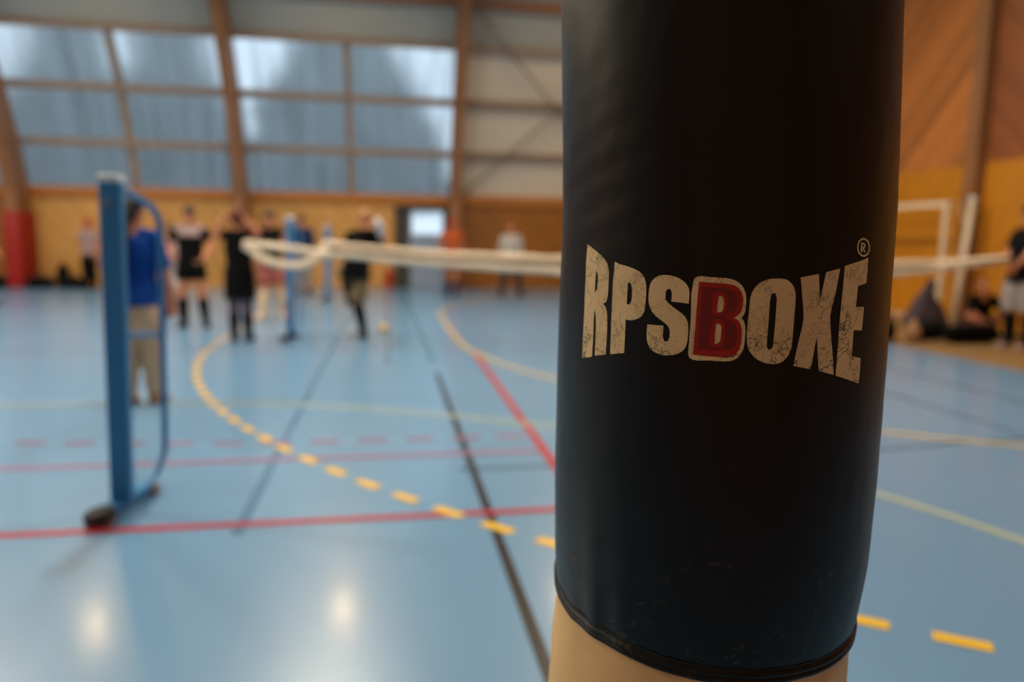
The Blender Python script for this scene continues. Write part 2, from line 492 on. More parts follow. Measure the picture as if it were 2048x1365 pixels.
GX, GY = 6.94, 9.4
line('grey_line', [(5.28, 2.5), (5.28, 9.0)], 0.05, 'l_grey')
line('grey_line', [(4.36, 2.5), (4.36, 6.6)], 0.05, 'l_grey')
line('grey_line', [(0.40, 4.0), (0.95, 4.0), (3.2, 4.1), (3.8, 4.18), (6.5, 4.3)], 0.05, 'l_grey')
line('grey_line', [(-0.66, 3.2), (-0.66, 18.0)], 0.05, 'l_grey2')  # faint darker strip running down the hall
line('grey_line', [(0.0, 7.6), (0.0, 18.0)], 0.05, 'l_grey2')
line('black_line', [(0.468, 1.0), (0.468, 7.0)], 0.045, 'l_black')
line('black_line', [(0.468, 7.75), (0.40, 18.5)], 0.05, 'l_grey')
line('red_line', [(X0, 8.5), (-1.0, 8.62), (0.45, 8.9)], 0.05, 'l_pink2')
line('red_line', [(-5, 8.3), (-3.6, 9.6)], 0.05, 'l_pink2')
line('red_line', [(X0, 4.31), (0.95, 4.31)], 0.06, 'l_pink')
line('red_dashed_line', [(-4.96, 5.2), (-2.4, 4.87), (-0.88, 4.68), (0.95, 4.665)], 0.06, 'l_pink', dash=(0.18, 0.12, 0.0))
line('red_line', [(X0, 3.32), (0.95, 3.32)], 0.06, 'l_red')
line('red_line', [(0.945, 3.32), (0.955, 5.0), (0.985, 8.6)], 0.06, 'l_red')
faded = [(X0, 5.95), (-2.86, 5.95), (-1.83, 5.93), (-1.2, 5.87), (-0.68, 5.77), (-0.1, 5.56), (0.45, 5.29), (1.15, 4.87), (1.9, 4.15), (2.3, 3.65), (2.53, 3.31), (2.67, 2.99), (2.77, 2.67), (2.86, 2.2), (2.88, 1.2)]
line('pale_yellow_line', faded, 0.06, 'l_cream2')
line('pale_yellow_line', arc(GX, GY+3, 6.05, 90, 180) + arc(GX, GY, 6.05, 180, 270), 0.07, 'l_cream')
a0 = 217.87 - math.degrees(0.3/9.0)*15
line('yellow_dashed_line', arc(GX, GY+3, 9.0, 110, 180)[:-1] + arc(GX, GY, 9.0, 180, a0, 8) + arc(GX, GY, 9.0, a0, 255, 90)[1:], 0.062, 'l_yellow',
     dash=(0.172, 0.128, (math.radians(70)*9.0 + 3.0 + math.radians(a0-180)*9.0) % 0.30))

# long wall: timber boards below, panels or windows above
wall_back = bpy.data.objects.new('wall_back', None); COL.objects.link(wall_back); wall_back['kind'] = 'structure'
for x0, x1, mname in ((X0, -8.75, 'wood_ochre'), (-8.75, 0.2, 'wood_tan'), (1.56, 1.78, 'wood_tan'), (1.78, X1, 'wood_ochre')):
    bm = bmesh.new(); box(bm, ((x0+x1)/2, 20.10, 1.15), (x1-x0, 0.2, 2.3))
    struct('board_panel', bm, mname, wall_back)
bm = bmesh.new(); box(bm, (0.88, 20.10, 2.225), (1.36, 0.2, 0.15))
struct('board_panel', bm, 'wood_tan', wall_back)
bm = bmesh.new(); sheet(bm, 1.76, X1, PROF[1:5], 0.06, 0.08)
struct('upper_panel', bm, 'panel', wall_back)

# roof skin from the top of the windows over to the far side behind the camera
bm = bmesh.new(); sheet(bm, X0, X1, PROF[4:] + BACK[:-2], 0.06, 0.10)
struct('ceiling', bm, 'ceil')
bm = bmesh.new(); sheet(bm, X0, X1, BACK[-3:], 0.02, 0.2)
struct('wall_front', bm, 'wood_ochre')

# glulam arches (curved timber columns)
def arch(x, k, w=0.24, d=0.82):
    bm = bmesh.new()
    sheet(bm, x-w/2, x+w/2, FULL, -d, d-0.02)
    return struct('trim_%d' % k, bm, 'glulam')
for k, x in enumerate((-13.9, -8.72, -3.58, 1.76, 6.95)):
    arch(x, k+1)
# purlins running along the hall behind the arches
kk = 6
for i, (nm, h) in enumerate((('sill', 0.24), ('purlin', 0.17), ('purlin', 0.17), ('purlin', 0.12), ('glulam', 0.16))):
    y, z = PROF[i+1]
    bm = bmesh.new()
    ang = math.atan2(PROF[i+2][0]-PROF[i+1][0], PROF[i+2][1]-PROF[i+1][1]) if i < 5 else 0
    box(bm, ((X0+X1)/2, y-0.03, z), (X1-X0, 0.18, h), Matrix.Rotation(-ang*0.7, 3, 'X'))
    struct('trim_%d' % kk, bm, nm); kk += 1

# translucent window bays
def window(x0, x1, k):
    w = bpy.data.objects.new('window_%d' % k, None); COL.objects.link(w); w['kind'] = 'structure'
    xm = (x0+x1)/2
    for i in range(1, 4):
        for a, b in ((x0, xm), (xm, x1)):
            bm = bmesh.new(); sheet(bm, a, b, PROF[i:i+2], 0.10, 0.006)
            struct('pane', bm, 'pane', w)
    bm = bmesh.new(); sheet(bm, xm-0.09, xm+0.09, PROF[1:5], -0.04, 0.12)
    struct('mullion', bm, 'purlin', w)
for k, (a, b) in enumerate(((X0, -13.9), (-13.9, -8.72), (-8.72, -3.58), (-3.58, 1.76))): window(a, b, k+1)

# steel wind bracing crossing the panelled bay
for k, (p, q) in enumerate((((1.95, 17.55, 6.7), (6.8, 19.75, 2.5)), ((1.95, 19.75, 2.5), (6.8, 17.55, 6.7)))):
    bm = bmesh.new()
    n = 10
    pts = []
    for i in range(n+1):
        t = i/n; z = p[2]+(q[2]-p[2])*t
        for (y0, z0), (y1, z1) in zip(PROF, PROF[1:]):
            if z0 <= z <= z1 and z1 > z0: yy = y0+(y1-y0)*(z-z0)/(z1-z0)
        pts.append((p[0]+(q[0]-p[0])*t, yy-0.16-0.07*k, z))
    tube(bm, pts, 0.025)
    o = link('bracing_rod', bm, 'steel')
    tag(o, ('steel bracing rod falling to the right across the beige panelled bay', 'steel bracing rod rising to the right across the beige panelled bay')[k], 'bracing rod', 'wind bracing in the panelled bay')

# gable wall with diagonal boards on the right
wall_right = bpy.data.objects.new('wall_right', None); COL.objects.link(wall_right); wall_right['kind'] = 'structure'
YC, ZB = 10.95, 2.68
def gable(y0, y1, z0, z1, mname, nm, x=X1):
    bm = bmesh.new(); box(bm, (x+0.1, (y0+y1)/2, (z0+z1)/2), (0.2, y1-y0, z1-z0)); struct(nm, bm, mname, wall_right)
gable(-2.2, YC, 0, ZB, 'wood_ochre_r', 'board_panel'); gable(YC, 20.2, 0, ZB, 'wood_ochre_r', 'board_panel')
gable(YC, 20.2, ZB, 9.6, 'wood_up', 'board_panel'); gable(-2.2, YC, ZB, 9.6, 'wood_up2', 'board_panel')
bm = bmesh.new(); box(bm, (X1-0.10, YC, 4.75), (0.2, 0.26, 9.5)); struct('trim_20', bm, 'glulam')
bm = bmesh.new(); box(bm, (X0-0.1, 9.0, 4.8), (0.2, 22.4, 9.6)); struct('wall_left', bm, 'wood_ochre')

# door opening in the long wall: dark leaf, and a pale leaf with a frosted pane
door = bpy.data.objects.new('door_1', None); COL.objects.link(door); door['kind'] = 'structure'
bm = bmesh.new()
for x, w in ((0.22, 0.05), (1.54, 0.05)): box(bm, (x, 20.0, 1.08), (w, 0.24, 2.16))
box(bm, (0.88, 20.0, 2.14), (1.36, 0.24, 0.05)); struct('door_frame', bm, 'door_dark', door)
bm = bmesh.new(); box(bm, (0.425, 20.03, 1.05), (0.36, 0.06, 2.10)); struct('door_leaf', bm, 'door_dark', door)
bm = bmesh.new()
for c, s in (((1.06, 20.05, 0.72), (0.90, 0.05, 1.44)), ((0.635, 20.05, 1.78), (0.05, 0.05, 0.68)), ((1.49, 20.05, 1.78), (0.05, 0.05, 0.68)), ((1.06, 20.05, 2.09), (0.90, 0.05, 0.06))): box(bm, c, s)
leaf = struct('door_leaf', bm, 'door_blue', door)
bm = bmesh.new(); box(bm, (1.06, 20.05, 1.75), (0.80, 0.02, 0.62)); struct('door_pane', bm, 'door_pane', leaf)
bm = bmesh.new(); tube(bm, [(0.68, 20.0, 1.04), (0.68, 19.95, 1.04), (0.80, 19.95, 1.04)], 0.012); struct('door_handle', bm, 'steel', leaf)

# red padding round two column feet
def pad(x, label):
    t = thing('column_pad', label, 'column padding', (x, 19.60, 0), 0, 'red padded columns')
    bm = bmesh.new(); g = box(bm, (0, 0, 0.92), (0.36, 0.94, 1.80), bev=0.05)
    link('padding', bm, 'red_pad', t)
    for z in (0.5, 1.3):
        bm = bmesh.new(); box(bm, (0, 0, z), (0.368, 0.948, 0.05), bev=0.01); link('strap', bm, 'red_pad', t)
pad(-8.72, 'tall red padding wrapped round the foot of the timber column')

# ceiling lamps, plus an added row near the camera for front light
def lamp(glow='glow'):
    t = thing('ceiling_lamp', 'round hanging hall lamp with warm glowing underside', 'lamp', (0, 0, 7.0), 0, 'ceiling lamps over the court')
    bm = bmesh.new(); lathe(bm, [(0.20, 0.0), (0.27, 0.01), (0.26, 0.05), (0.17, 0.16), (0.10, 0.30), (0.05, 0.33)], 28); link('lamp_shade', bm, 'lamp_body', t)
    bm = bmesh.new(); lathe(bm, [(0.005, -0.012), (0.19, -0.012), (0.21, 0.004), (0.005, 0.004)], 28); link('diffuser', bm, glow, t)
    bm = bmesh.new(); tube(bm, [(0, 0, 0.3), (0, 0, 2.4)], 0.012, 6); link('stem', bm, 'steel', t)
    return t
def roof_z(y):
    for (y0, z0), (y1, z1) in zip(FULL, FULL[1:]):
        if y1 <= y <= y0 and y0 > y1: return z0+(z1-z0)*(y0-y)/(y0-y1)
    return 9.0
def place(o, x, y):
    o.location = (x, y, 7.0)
    for ch in o.children:
        if ch.name.startswith('stem'): ch.scale = (1, 1, (roof_z(y)-7.0+0.05)/2.4)
for glow, spots in (('glow_dim', [(x, 15.9) for x in (-16.3, -11.3, -6.2, -1.05, 4.1)]),
                    ('glow', [(x, y) for x in (-16.3, -11.3, -6.2, -1.05, 4.1) for y in (11.0, 5.8)] + [(-11.3, 0.4), (-6.2, 0.4), (4.1, 0.4)])):  # row nearest the camera is unseen, added to brighten camera-facing sides
    L0 = lamp(glow)
    for i, (x, y) in enumerate(spots): place(L0 if i == 0 else copy_tree(L0), x, y)

# outside: ground and conifers seen through the translucent sheets
bm = bmesh.new(); box(bm, (0, 46, -0.1), (120, 51, 0.1)); struct('ground_1', bm, 'ground')
def conifer(x, y, h, r, label, tip=0.02, seed=0):
    t = thing('conifer_tree', label, 'tree', (x, y, -0.05), 0, 'trees outside the windows')
    bm = bmesh.new(); chain(bm, [(0, 0, 0), (0, 0, h*0.6)], [0.25, 0.08], cap=True); link('trunk', bm, 'bark', t)
    bm = bmesh.new(); lathe(bm, [(r*max(tip, 1-(k/26)**1.0)*(1.0 if k else 0.75), 2.6+(h-2.6)*k/26) for k in range(27)], 40)
    for v in bm.verts:
        q = V((v.co.x*0.9, v.co.y*0.9, v.co.z*1.3)) + V((seed*7.0, 0, 0))
        f = 1 + 0.30*noise.noise(q) + 0.22*noise.noise(q*3.1)
        v.co.x *= f; v.co.y *= f; v.co.z += 0.2*noise.noise(q*2.0)
    link('crown', bm, 'needles', t)
conifer(-1.75, 33, 13.2, 5.2, 'tall dark conifer beyond the bright right window bay', seed=1)
conifer(-9.2, 35, 11.6, 4.6, 'broad dark conifer beyond the middle window bay', tip=0.3, seed=2)
conifer(-13.9, 37, 12.4, 4.9, 'dark conifer beyond the left window bay beside a broader one', tip=0.3, seed=3)
conifer(-24.5, 38, 12.5, 5.0, 'dark conifer at the left end of the tree row outside', tip=0.3, seed=4)
conifer(10.5, 36, 9.5, 4.2, 'small dark conifer outside beyond the door', seed=5)
# ------------------------------------------------------------------ people
GRP = 'people training in the hall'
def person(label, loc, H, face=(0, -1), skin='skin', J=None, hair=('short', 'hair'), clothes=(), head=(0.0, 0.0), curl=0.6, vox=0.0075):
    """face: horizontal direction the body faces; J overrides joints (x right, y away, z up, in body heights)"""
    t = thing('person', label, 'person', loc, 0, GRP)
    f = V((face[0], face[1], 0)).normalized()
    s = V((-f.y, f.x, 0))
    if s.x < 0 or (abs(s.x) < 1e-6 and s.y < 0): s = -s
    def at(fw, sd, z): return f*fw + s*sd + V((0, 0, z))
    D = dict(pel=at(0, 0, .525), wai=at(.005, 0, .61), che=at(.0, 0, .72), nb=at(-.012, 0, .822), nt=at(.004, 0, .872))
    for k, sg in (('l', -1), ('r', 1)):
        D['sh'+k] = at(-.008, .105*sg, .806); D['el'+k] = at(-.015, .142*sg, .635); D['wr'+k] = at(.03, .150*sg, .495)
        D['hi'+k] = at(0, .050*sg, .515); D['kn'+k] = at(.012, .060*sg, .285); D['an'+k] = at(-.012, .062*sg, .048); D['to'+k] = at(.085, .072*sg, .018)
    for k, v in (J or {}).items(): D[k] = V(v)
    D = {k: v*H for k, v in D.items()}
    R = lambda *a: [(x[0]*H, x[1]*H) if isinstance(x, tuple) else x*H for x in a]
    # head frame
    hy, hp = head
    hf = (Matrix.Rotation(hy, 3, 'Z') @ f)
    hs = V((-hf.y, hf.x, 0))
    hm = Matrix((hs, hf, V((0, 0, 1)))).transposed()           # local: x side, y forward, z up
    hm = hm @ Matrix.Rotation(-hp, 3, 'X')
    nt = D['nt']
    def hd(x, y, z): return nt + hm @ (V((x, y, z))*H)
    def hell(bm, c, r, seg=16): ell(bm, hd(*c), [q*H for q in r], hm, seg)
    torso_p = [D['pel']-V((0, 0, .03*H)), D['pel']+V((0, 0, .01*H)), D['wai'], D['che'], D['che'].lerp(D['nb'], .62), D['nb']]
    torso_r = [(.075, .055), (.090, .060), (.076, .052), (.092, .062), (.088, .052), (.040, .036)]
    arms = {k: [D['sh'+k], D['sh'+k].lerp(D['el'+k], .35), D['el'+k], D['el'+k].lerp(D['wr'+k], .3), D['wr'+k]] for k in 'lr'}
    arm_r = [.032, .030, .023, .025, .0155]
    legs = {k: [D['hi'+k]+V((0, 0, .01*H)), D['hi'+k].lerp(D['kn'+k], .3), D['kn'+k], D['kn'+k].lerp(D['an'+k], .33), D['an'+k]] for k in 'lr'}
    leg_r = [.056, .052, .034, .036, .021]
    # ---- body: one continuous surface
    bm = bmesh.new()
    chain(bm, torso_p, R(*torso_r), 20, ref=s)
    chain(bm, [D['shl'], D['shl'].lerp(D['shr'], .5)+V((0, 0, .012*H)), D['shr']], R(.030, .036, .030), 14, ref=V((0, 0, 1)))
    chain(bm, [D['nb']-V((0, 0, .02*H)), nt, hd(0, .004, .02)], R(.036, .031, .031), 14, ref=s)
    for k in 'lr':
        chain(bm, arms[k], R(*arm_r), 12, ref=f)
        chain(bm, legs[k], R(*leg_r), 14, ref=s)
        chain(bm, [D['an'+k]-V((0, 0, .018*H)), D['an'+k].lerp(D['to'+k], .6)-V((0, 0, .012*H)), D['to'+k]], R((.022, .022), (.027, .017), (.024, .011)), 12, ref=s)
        # hand: palm, four fingers and a thumb
        w = D['wr'+k]; d = (w - D['el'+k]).normalized()
        th = f - d*f.dot(d)
        if th.length < .2: th = V((0, 0, 1)) - d*d.z
        th.normalize(); sg = -1 if k == 'l' else 1
        n = d.cross(th)
        if n.dot(s)*sg > 0: n = -n
        pe = w + d*.052*H
        chain(bm, [w, w+d*.018*H, pe-d*.004*H], R((.014, .011), (.022, .010), (.023, .009)), 12, ref=th)
        for i, ln in enumerate((.041, .047, .044, .035)):
            b = pe - d*.010*H + th*(.0175-.0117*i)*H
            pts = [b]; a = 0.15
            for q in (.42, .32, .26):
                a += curl*(.9 if q != .42 else .6); pts.append(pts[-1] + (d*math.cos(a)+n*math.sin(a))*ln*q*H*1.15)
            chain(bm, pts, R(.0054, .0052, .0048, .0042), 8, ref=th)
        b = w + d*.012*H + th*.012*H
        chain(bm, [b, b+(th*.6+d*.75)*.022*H, b+(th*.55+d*.85+n*.45)*.040*H], R(.008, .0066, .005), 8, ref=n)
    # head with jaw, brow, nose and ears
    hell(bm, (0, -.004, .068), (.043, .054, .052), 20)
    hell(bm, (0, .012, .036), (.034, .038, .040), 18)
    hell(bm, (0, .034, .010), (.018, .016, .014), 12)
    hell(bm, (0, .040, .070), (.032, .013, .010), 12)
    chain(bm, [hd(0, .046, .066), hd(0, .058, .044), hd(0, .048, .040)], R(.006, .0085, .007), 8, ref=hs)
    for sg in (-1, 1): hell(bm, (.043*sg, -.006, .050), (.005, .012, .017), 10)
    body = fuse('body', bm, skin, t, vox)
    # ---- face
    for sg in (-1, 1):
        bm = bmesh.new(); hell(bm, (.0165*sg, .0445, .060), (.0075, .006, .005), 10); link('eye', bm, 'eye', t)
    bm = bmesh.new(); hell(bm, (0, .0485, .022), (.015, .005, .0045), 10); link('lips', bm, 'lips', t)
    # ---- hair or headwear
    kind, hmn = hair
    bm = bmesh.new()
    if kind in ('short', 'long', 'bun', 'fringe'):
        hell(bm, (0, -.010, .082), (.050, .057, .054), 20)
        hell(bm, (0, -.030, .045), (.043, .034, .045), 16)
        if kind in ('short', 'fringe'): hell(bm, (0, .006, .094), (.049, .056, .037), 18)
        if kind == 'long': chain(bm, [hd(0, -.050, .09), hd(0, -.070, .02), hd(0, -.072, -.12), hd(0, -.070, -.22), hd(0, -.066, -.28)], R((.030, .02), (.034, .022), (.036, .020), (.028, .016), (.012, .008)), 14, ref=hs)
        if kind == 'bun': hell(bm, (0, -.066, .105), (.030, .030, .030), 14)
        fuse('hair', bm, hmn, t, .008)
    elif kind == 'crop':
        hell(bm, (0, -.010, .073), (.045, .054, .052), 20); fuse('hair', bm, hmn, t, .007)
    elif kind == 'cap':
        hell(bm, (0, -.008, .084), (.049, .058, .044), 20)
        chain(bm, [hd(0, .040, .086), hd(0, .085, .080)], R((.040, .006), (.034, .005)), 14, ref=hs)
        fuse('cap', bm, hmn, t, .007)
    elif kind == 'helmet':
        hell(bm, (0, -.010, .072), (.054, .060, .058), 20)
        for sg in (-1, 1): hell(bm, (.044*sg, .010, .035), (.016, .030, .034), 14)
        fuse('head_guard', bm, hmn, t, .008)
    # ---- clothes
    def loose(p, amt):
        return [(x[0]+amt, x[1]+amt) if isinstance(x, tuple) else x+amt for x in p]
    for c in clothes:
        k0 = c[0]; mn = c[1]; bm = bmesh.new()
        if k0 in ('shirt', 'vest', 'dress'):
            low = c[2] if len(c) > 2 else 0.50
            sleeve = c[3] if len(c) > 3 else 0.75
            base = D['pel'].copy(); hem = V((base.x, base.y, low*H)) + (V((0, 0, base.z-.525*H)))
            P_ = [hem] + ([D['pel']] if low < .50 else []) + [D['wai'], D['che'], D['che'].lerp(D['nb'], .62), D['nb']-V((0, 0, .004*H))]
            r_ = [(.116, .086)] + ([(.110, .080)] if low < .50 else []) + [(.094, .068), (.104, .073), (.096, .060), (.052, .046)]
            chain(bm, P_, R(*r_), 24, ref=s, cap=True, flat=True)
            chain(bm, [D['shl'], D['shl'].lerp(D['shr'], .5)+V((0, 0, .012*H)), D['shr']], R(.036, .043, .036), 14, ref=V((0, 0, 1)))
            if k0 != 'vest':
                for k in 'lr':
                    e = D['sh'+k].lerp(D['el'+k], min(1, sleeve))
                    pp = [D['sh'+k], e]; rr = [.042, .036]
                    if sleeve > 1: pp.append(D['el'+k].lerp(D['wr'+k], sleeve-1)); rr = [.042, .034, .026]
                    chain(bm, pp, R(*rr), 14, ref=f, flat=True)
            o = fuse(k0, bm, mn, t, .009)
        elif k0 in ('shorts', 'trousers', 'leggings'):
            cov = c[2] if len(c) > 2 else (.85 if k0 == 'shorts' else 1.95)
            fl = {'shorts': .022, 'trousers': .016, 'leggings': .005}[k0]
            chain(bm, [D['pel']-V((0, 0, .035*H)), D['pel']+V((0, 0, .02*H)), D['wai']-V((0, 0, .02*H))], R((.096, .070), (.098, .070), (.086, .062)), 22, ref=s, flat=True)
            for k in 'lr':
                up_ = D['wai'].lerp(D['hi'+k], .45)
                if cov <= 1:
                    pp = [up_, D['hi'+k]+V((0, 0, .005*H)), D['hi'+k].lerp(D['kn'+k], cov*.5), D['hi'+k].lerp(D['kn'+k], cov)]; rr = [.050, .060, .057+fl*.5, .046+fl]
                else:
                    e = D['kn'+k].lerp(D['an'+k], cov-1)
                    pp = [up_, D['hi'+k]+V((0, 0, .005*H)), D['hi'+k].lerp(D['kn'+k], .45), D['kn'+k], D['kn'+k].lerp(D['an'+k], min(.35, (cov-1)*.6)), e]
                    rr = [.050, .060, .050+fl, .036+fl, .037+fl, .022+fl]
                chain(bm, pp, R(*rr), 20, ref=s, flat=True)
            o = fuse(k0, bm, mn, t, .009, 10)
        elif k0 in ('shin_guard', 'sock'):
            for k in 'lr':
                bm2 = bmesh.new()
                A, B = D['kn'+k], D['an'+k]
                hi_ = c[2] if len(c) > 2 else .12
                chain(bm2, [A.lerp(B, hi_), A.lerp(B, .38), A.lerp(B, .75), B-V((0, 0, .012*H))], R(.041, .044, .035, .029), 16, ref=s, flat=True)
                if k0 == 'shin_guard':
                    chain(bm2, [B+f*.012*H, B.lerp(D['to'+k], .6)+V((0, 0, .010*H))], R((.030, .016), (.030, .012)), 12, ref=s)
                fuse(k0, bm2, mn, t, .009)
            bm.free(); continue
        elif k0 == 'shoe':
            for k in 'lr':
                bm2 = bmesh.new()
                A, T = D['an'+k], D['to'+k]
                g = (T-A); g.z = 0; g = g.normalized() if g.length > 1e-6 else f
                zz = A.z - .022*H
                heel = V((A.x, A.y, zz)) - g*.012*H
                tip = V((T.x, T.y, T.z+.004*H))
                chain(bm2, [heel, heel.lerp(tip, .55), tip], R((.027, .024), (.031, .022), (.027, .016)), 16, ref=s)
                chain(bm2, [A+V((0, 0, .012*H)), V((A.x, A.y, zz))], R(.029, .028), 14, ref=s)
                o = fuse('shoe', bm2, mn, t, .008)
                bm3 = bmesh.new()
                so = V((0, 0, -.014*H))
                chain(bm3, [heel+so, heel.lerp(tip, .55)+so*.9, tip+so*.6], R((.027, .008), (.031, .008), (.027, .007)), 16, ref=s); fuse('sole', bm3, c[2] if len(c) > 2 else 'rubber', o, .006)
            bm.free(); continue
        elif k0 == 'glove':
            for k in (c[2] if len(c) > 2 else 'lr'):
                bm2 = bmesh.new()
                w = D['wr'+k]; d = (w-D['el'+k]).normalized()
                th = f - d*f.dot(d); th = th.normalized() if th.length > .2 else (V((0, 0, 1))-d*d.z).normalized()
                chain(bm2, [w-d*.03*H, w+d*.004*H, w+d*.035*H, w+d*.075*H, w+d*.098*H], R(.026, .028, (.040, .032), (.044, .038), (.034, .030)), 18, ref=th)
                chain(bm2, [w+d*.02*H+th*.03*H, w+d*.066*H+th*.046*H], R(.016, .017), 12, ref=d)
                fuse('boxing_glove', bm2, mn, t, .008)
            bm.free(); continue
        elif k0 == 'yoke':
            chain(bm, [D['che'].lerp(D['nb'], .30), D['che'].lerp(D['nb'], .62), D['nb']-V((0, 0, .001*H))], R((.105, .072), (.100, .064), (.055, .049)), 24, ref=s, flat=True)
            chain(bm, [D['shl'], D['shl'].lerp(D['shr'], .5)+V((0, 0, .012*H)), D['shr']], R(.038, .045, .038), 14, ref=V((0, 0, 1)))
            fuse('shirt_yoke', bm, mn, t, .009)
        elif k0 == 'knee_pad':
            for k in 'lr':
                bm2 = bmesh.new(); ell(bm2, D['kn'+k]+f*.012*H, (.045*H, .042*H, .055*H)); link('knee_pad', bm2, mn, t)
            bm.free(); continue
    return t

def jump(d, **k): d = dict(d); d.update(k); return d

person('person cut off by the left picture edge wearing dark trousers, one bare hand showing', (-7.06, 14.4, 0), 1.72, (1, -.3),
       J=dict(elr=(.10, -.03, .64), wrr=(.165, -.06, .56)), clothes=(('shirt', 'charcoal'), ('trousers', 'black'), ('shoe', 'black')))
person('person with red head guard half hidden behind the blue net post, near the far wall', (-6.98, 18.9, 0), 1.66, (-.4, -1),
       J=dict(wrl=(-.10, -.12, .70), ell=(-.15, -.02, .66)), hair=('helmet', 'glove_red'), clothes=(('shirt', 'pinkwhite'), ('trousers', 'black'), ('shoe', 'black')))
person('long-haired person in royal blue shirt and khaki trousers seen from behind near blue post', (-1.865, 5.9, 0), 1.58, (.15, 1),
       hair=('long', 'hair'), head=(-.25, .1), J=dict(shl=(-.095, .0, .806), shr=(.095, .0, .806), ell=(-.120, -.01, .64), wrl=(-.122, .03, .50), elr=(.135, -.01, .63), wrr=(.150, .03, .49), hil=(-.045, 0, .515), knl=(-.050, .0, .285), anl=(-.055, -.01, .048), tol=(-.060, .09, .018), knr=(.066, .0, .285), anr=(.052, .02, .048), tor=(.078, .105, .018)),
       clothes=(('shirt', 'royal', .485, .85), ('trousers', 'khaki'), ('shoe', 'tan')))
person('person in pinkish top and white shorts standing behind the one in black shorts', (-3.42, 12.6, 0), 1.48, (.2, -1), skin='skin2',
       J=dict(wrr=(.06, -.14, .64), elr=(.14, -.03, .66), wrl=(-.08, -.13, .70), ell=(-.15, -.02, .66)),
       clothes=(('shirt', 'pinkwhite', .52, .5), ('shorts', 'white', .9), ('sock', 'redbrown', .5), ('shoe', 'black')))
person('person with pale-shouldered black tee, black shorts and bare knees facing the camera', (-2.72, 10.94, 0), 1.70, (.1, -1),
       J=dict(ell=(-.175, -.03, .665), wrl=(-.125, -.14, .60), elr=(.175, -.03, .665), wrr=(.120, -.10, .58), knl=(-.070, -.02, .285), knr=(.078, -.02, .285), anl=(-.075, .01, .048), anr=(.098, .01, .048), tol=(-.085, -.075, .018), tor=(.125, -.07, .018)),
       hair=('fringe', 'hair'), clothes=(('shirt', 'black', .46, .6), ('yoke', 'pinkwhite'), ('shorts', 'black', .5), ('shin_guard', 'black'), ('shoe', 'black')))
person('person in long black top with red headband and both hands raised to the head', (-1.79, 9.43, 0), 1.62, (-.1, 1),
       J=dict(ell=(-.165, -.02, .835), wrl=(-.065, -.03, .955), elr=(.150, -.02, .83), wrr=(.062, -.03, .93), knl=(-.048, .0, .285), knr=(.048, .0, .285), anl=(-.050, -.01, .048), anr=(.052, -.01, .048), tol=(-.060, .08, .018), tor=(.062, .08, .018)),
       hair=('bun', 'hair_red'), clothes=(('dress', 'black', .33, .3), ('leggings', 'purplegrey'), ('shin_guard', 'charcoal', .25), ('shoe', 'black')))
person('person in black vest and red shorts with cream shin guards stepping beside a blue post', (-1.80, 11.97, 0), 1.70, (.3, -1),
       J=dict(ell=(-.165, -.02, .665), wrl=(-.10, -.12, .55), knl=(-.055, -.05, .285), anl=(-.085, -.10, .052), tol=(-.135, -.17, .022), knr=(.080, -.02, .29), anr=(.105, .03, .052), tor=(.130, -.05, .020)),
       hair=('short', 'hair'), clothes=(('vest', 'black', .52), ('shorts', 'redbrown', .75), ('shin_guard', 'cream', .0), ('shoe', 'white', 'cream')))
person('person in navy top and grey trousers far behind the second blue post', (-1.90, 17.3, 0), 1.80, (.4, -1),
       hair=('short', 'hair'), clothes=(('shirt', 'navy', .52, 1.6), ('trousers', 'grey'), ('shoe', 'black')))
person('kicking person in black tee and khaki shorts balancing on one black-guarded leg', (-.40, 9.63, 0), 1.68, (-.25, 1),
       J=dict(pel=(.0, 0, .530), wai=(.015, 0, .61), che=(.045, -.01, .72), nb=(.070, -.015, .815), nt=(.073, -.005, .868), shl=(-.03, .0, .795), shr=(.165, -.03, .80),
              ell=(-.10, .08, .68), wrl=(-.085, .17, .72), elr=(.22, .02, .70), wrr=(.190, -.06, .815), hil=(-.045, .0, .52), hir=(.045, .0, .51), knl=(-.09, .20, .50), anl=(-.06, .24, .28), tol=(-.07, .32, .25),
              knr=(.005, .03, .285), anr=(.055, -.01, .048), tor=(.030, .085, .018)),
       hair=('crop', 'hair_fair'), clothes=(('shirt', 'black', .455, .7), ('shorts', 'olive', .95), ('shin_guard', 'black', .05), ('glove', 'glove_white', 'r'), ('shoe', 'black')))
person('person in orange tee, red shorts and red head guard in front of the timber column', (1.50, 17.3, 0), 1.80, (-.5, -1), skin='skin2',
       J=dict(ell=(-.16, -.05, .66), wrl=(-.19, -.13, .57)), hair=('helmet', 'glove_red'), clothes=(('shirt', 'orange', .52, .6), ('shorts', 'red', .7), ('sock', 'navy', .7), ('shoe', 'navy')))
person('person in grey-white sweatshirt and dark trousers standing legs apart by the ochre wall', (2.84, 16.97, 0), 1.70, (-.2, -1),
       J=dict(knl=(-.09, -.02, .285), anl=(-.125, .0, .048), tol=(-.15, -.08, .018), knr=(.10, -.02, .285), anr=(.145, .0, .048), tor=(.17, -.08, .018)),
       hair=('crop', 'hair_red'), clothes=(('shirt', 'greywhite', .53, 1.8), ('trousers', 'darkgrey'), ('shoe', 'black')))
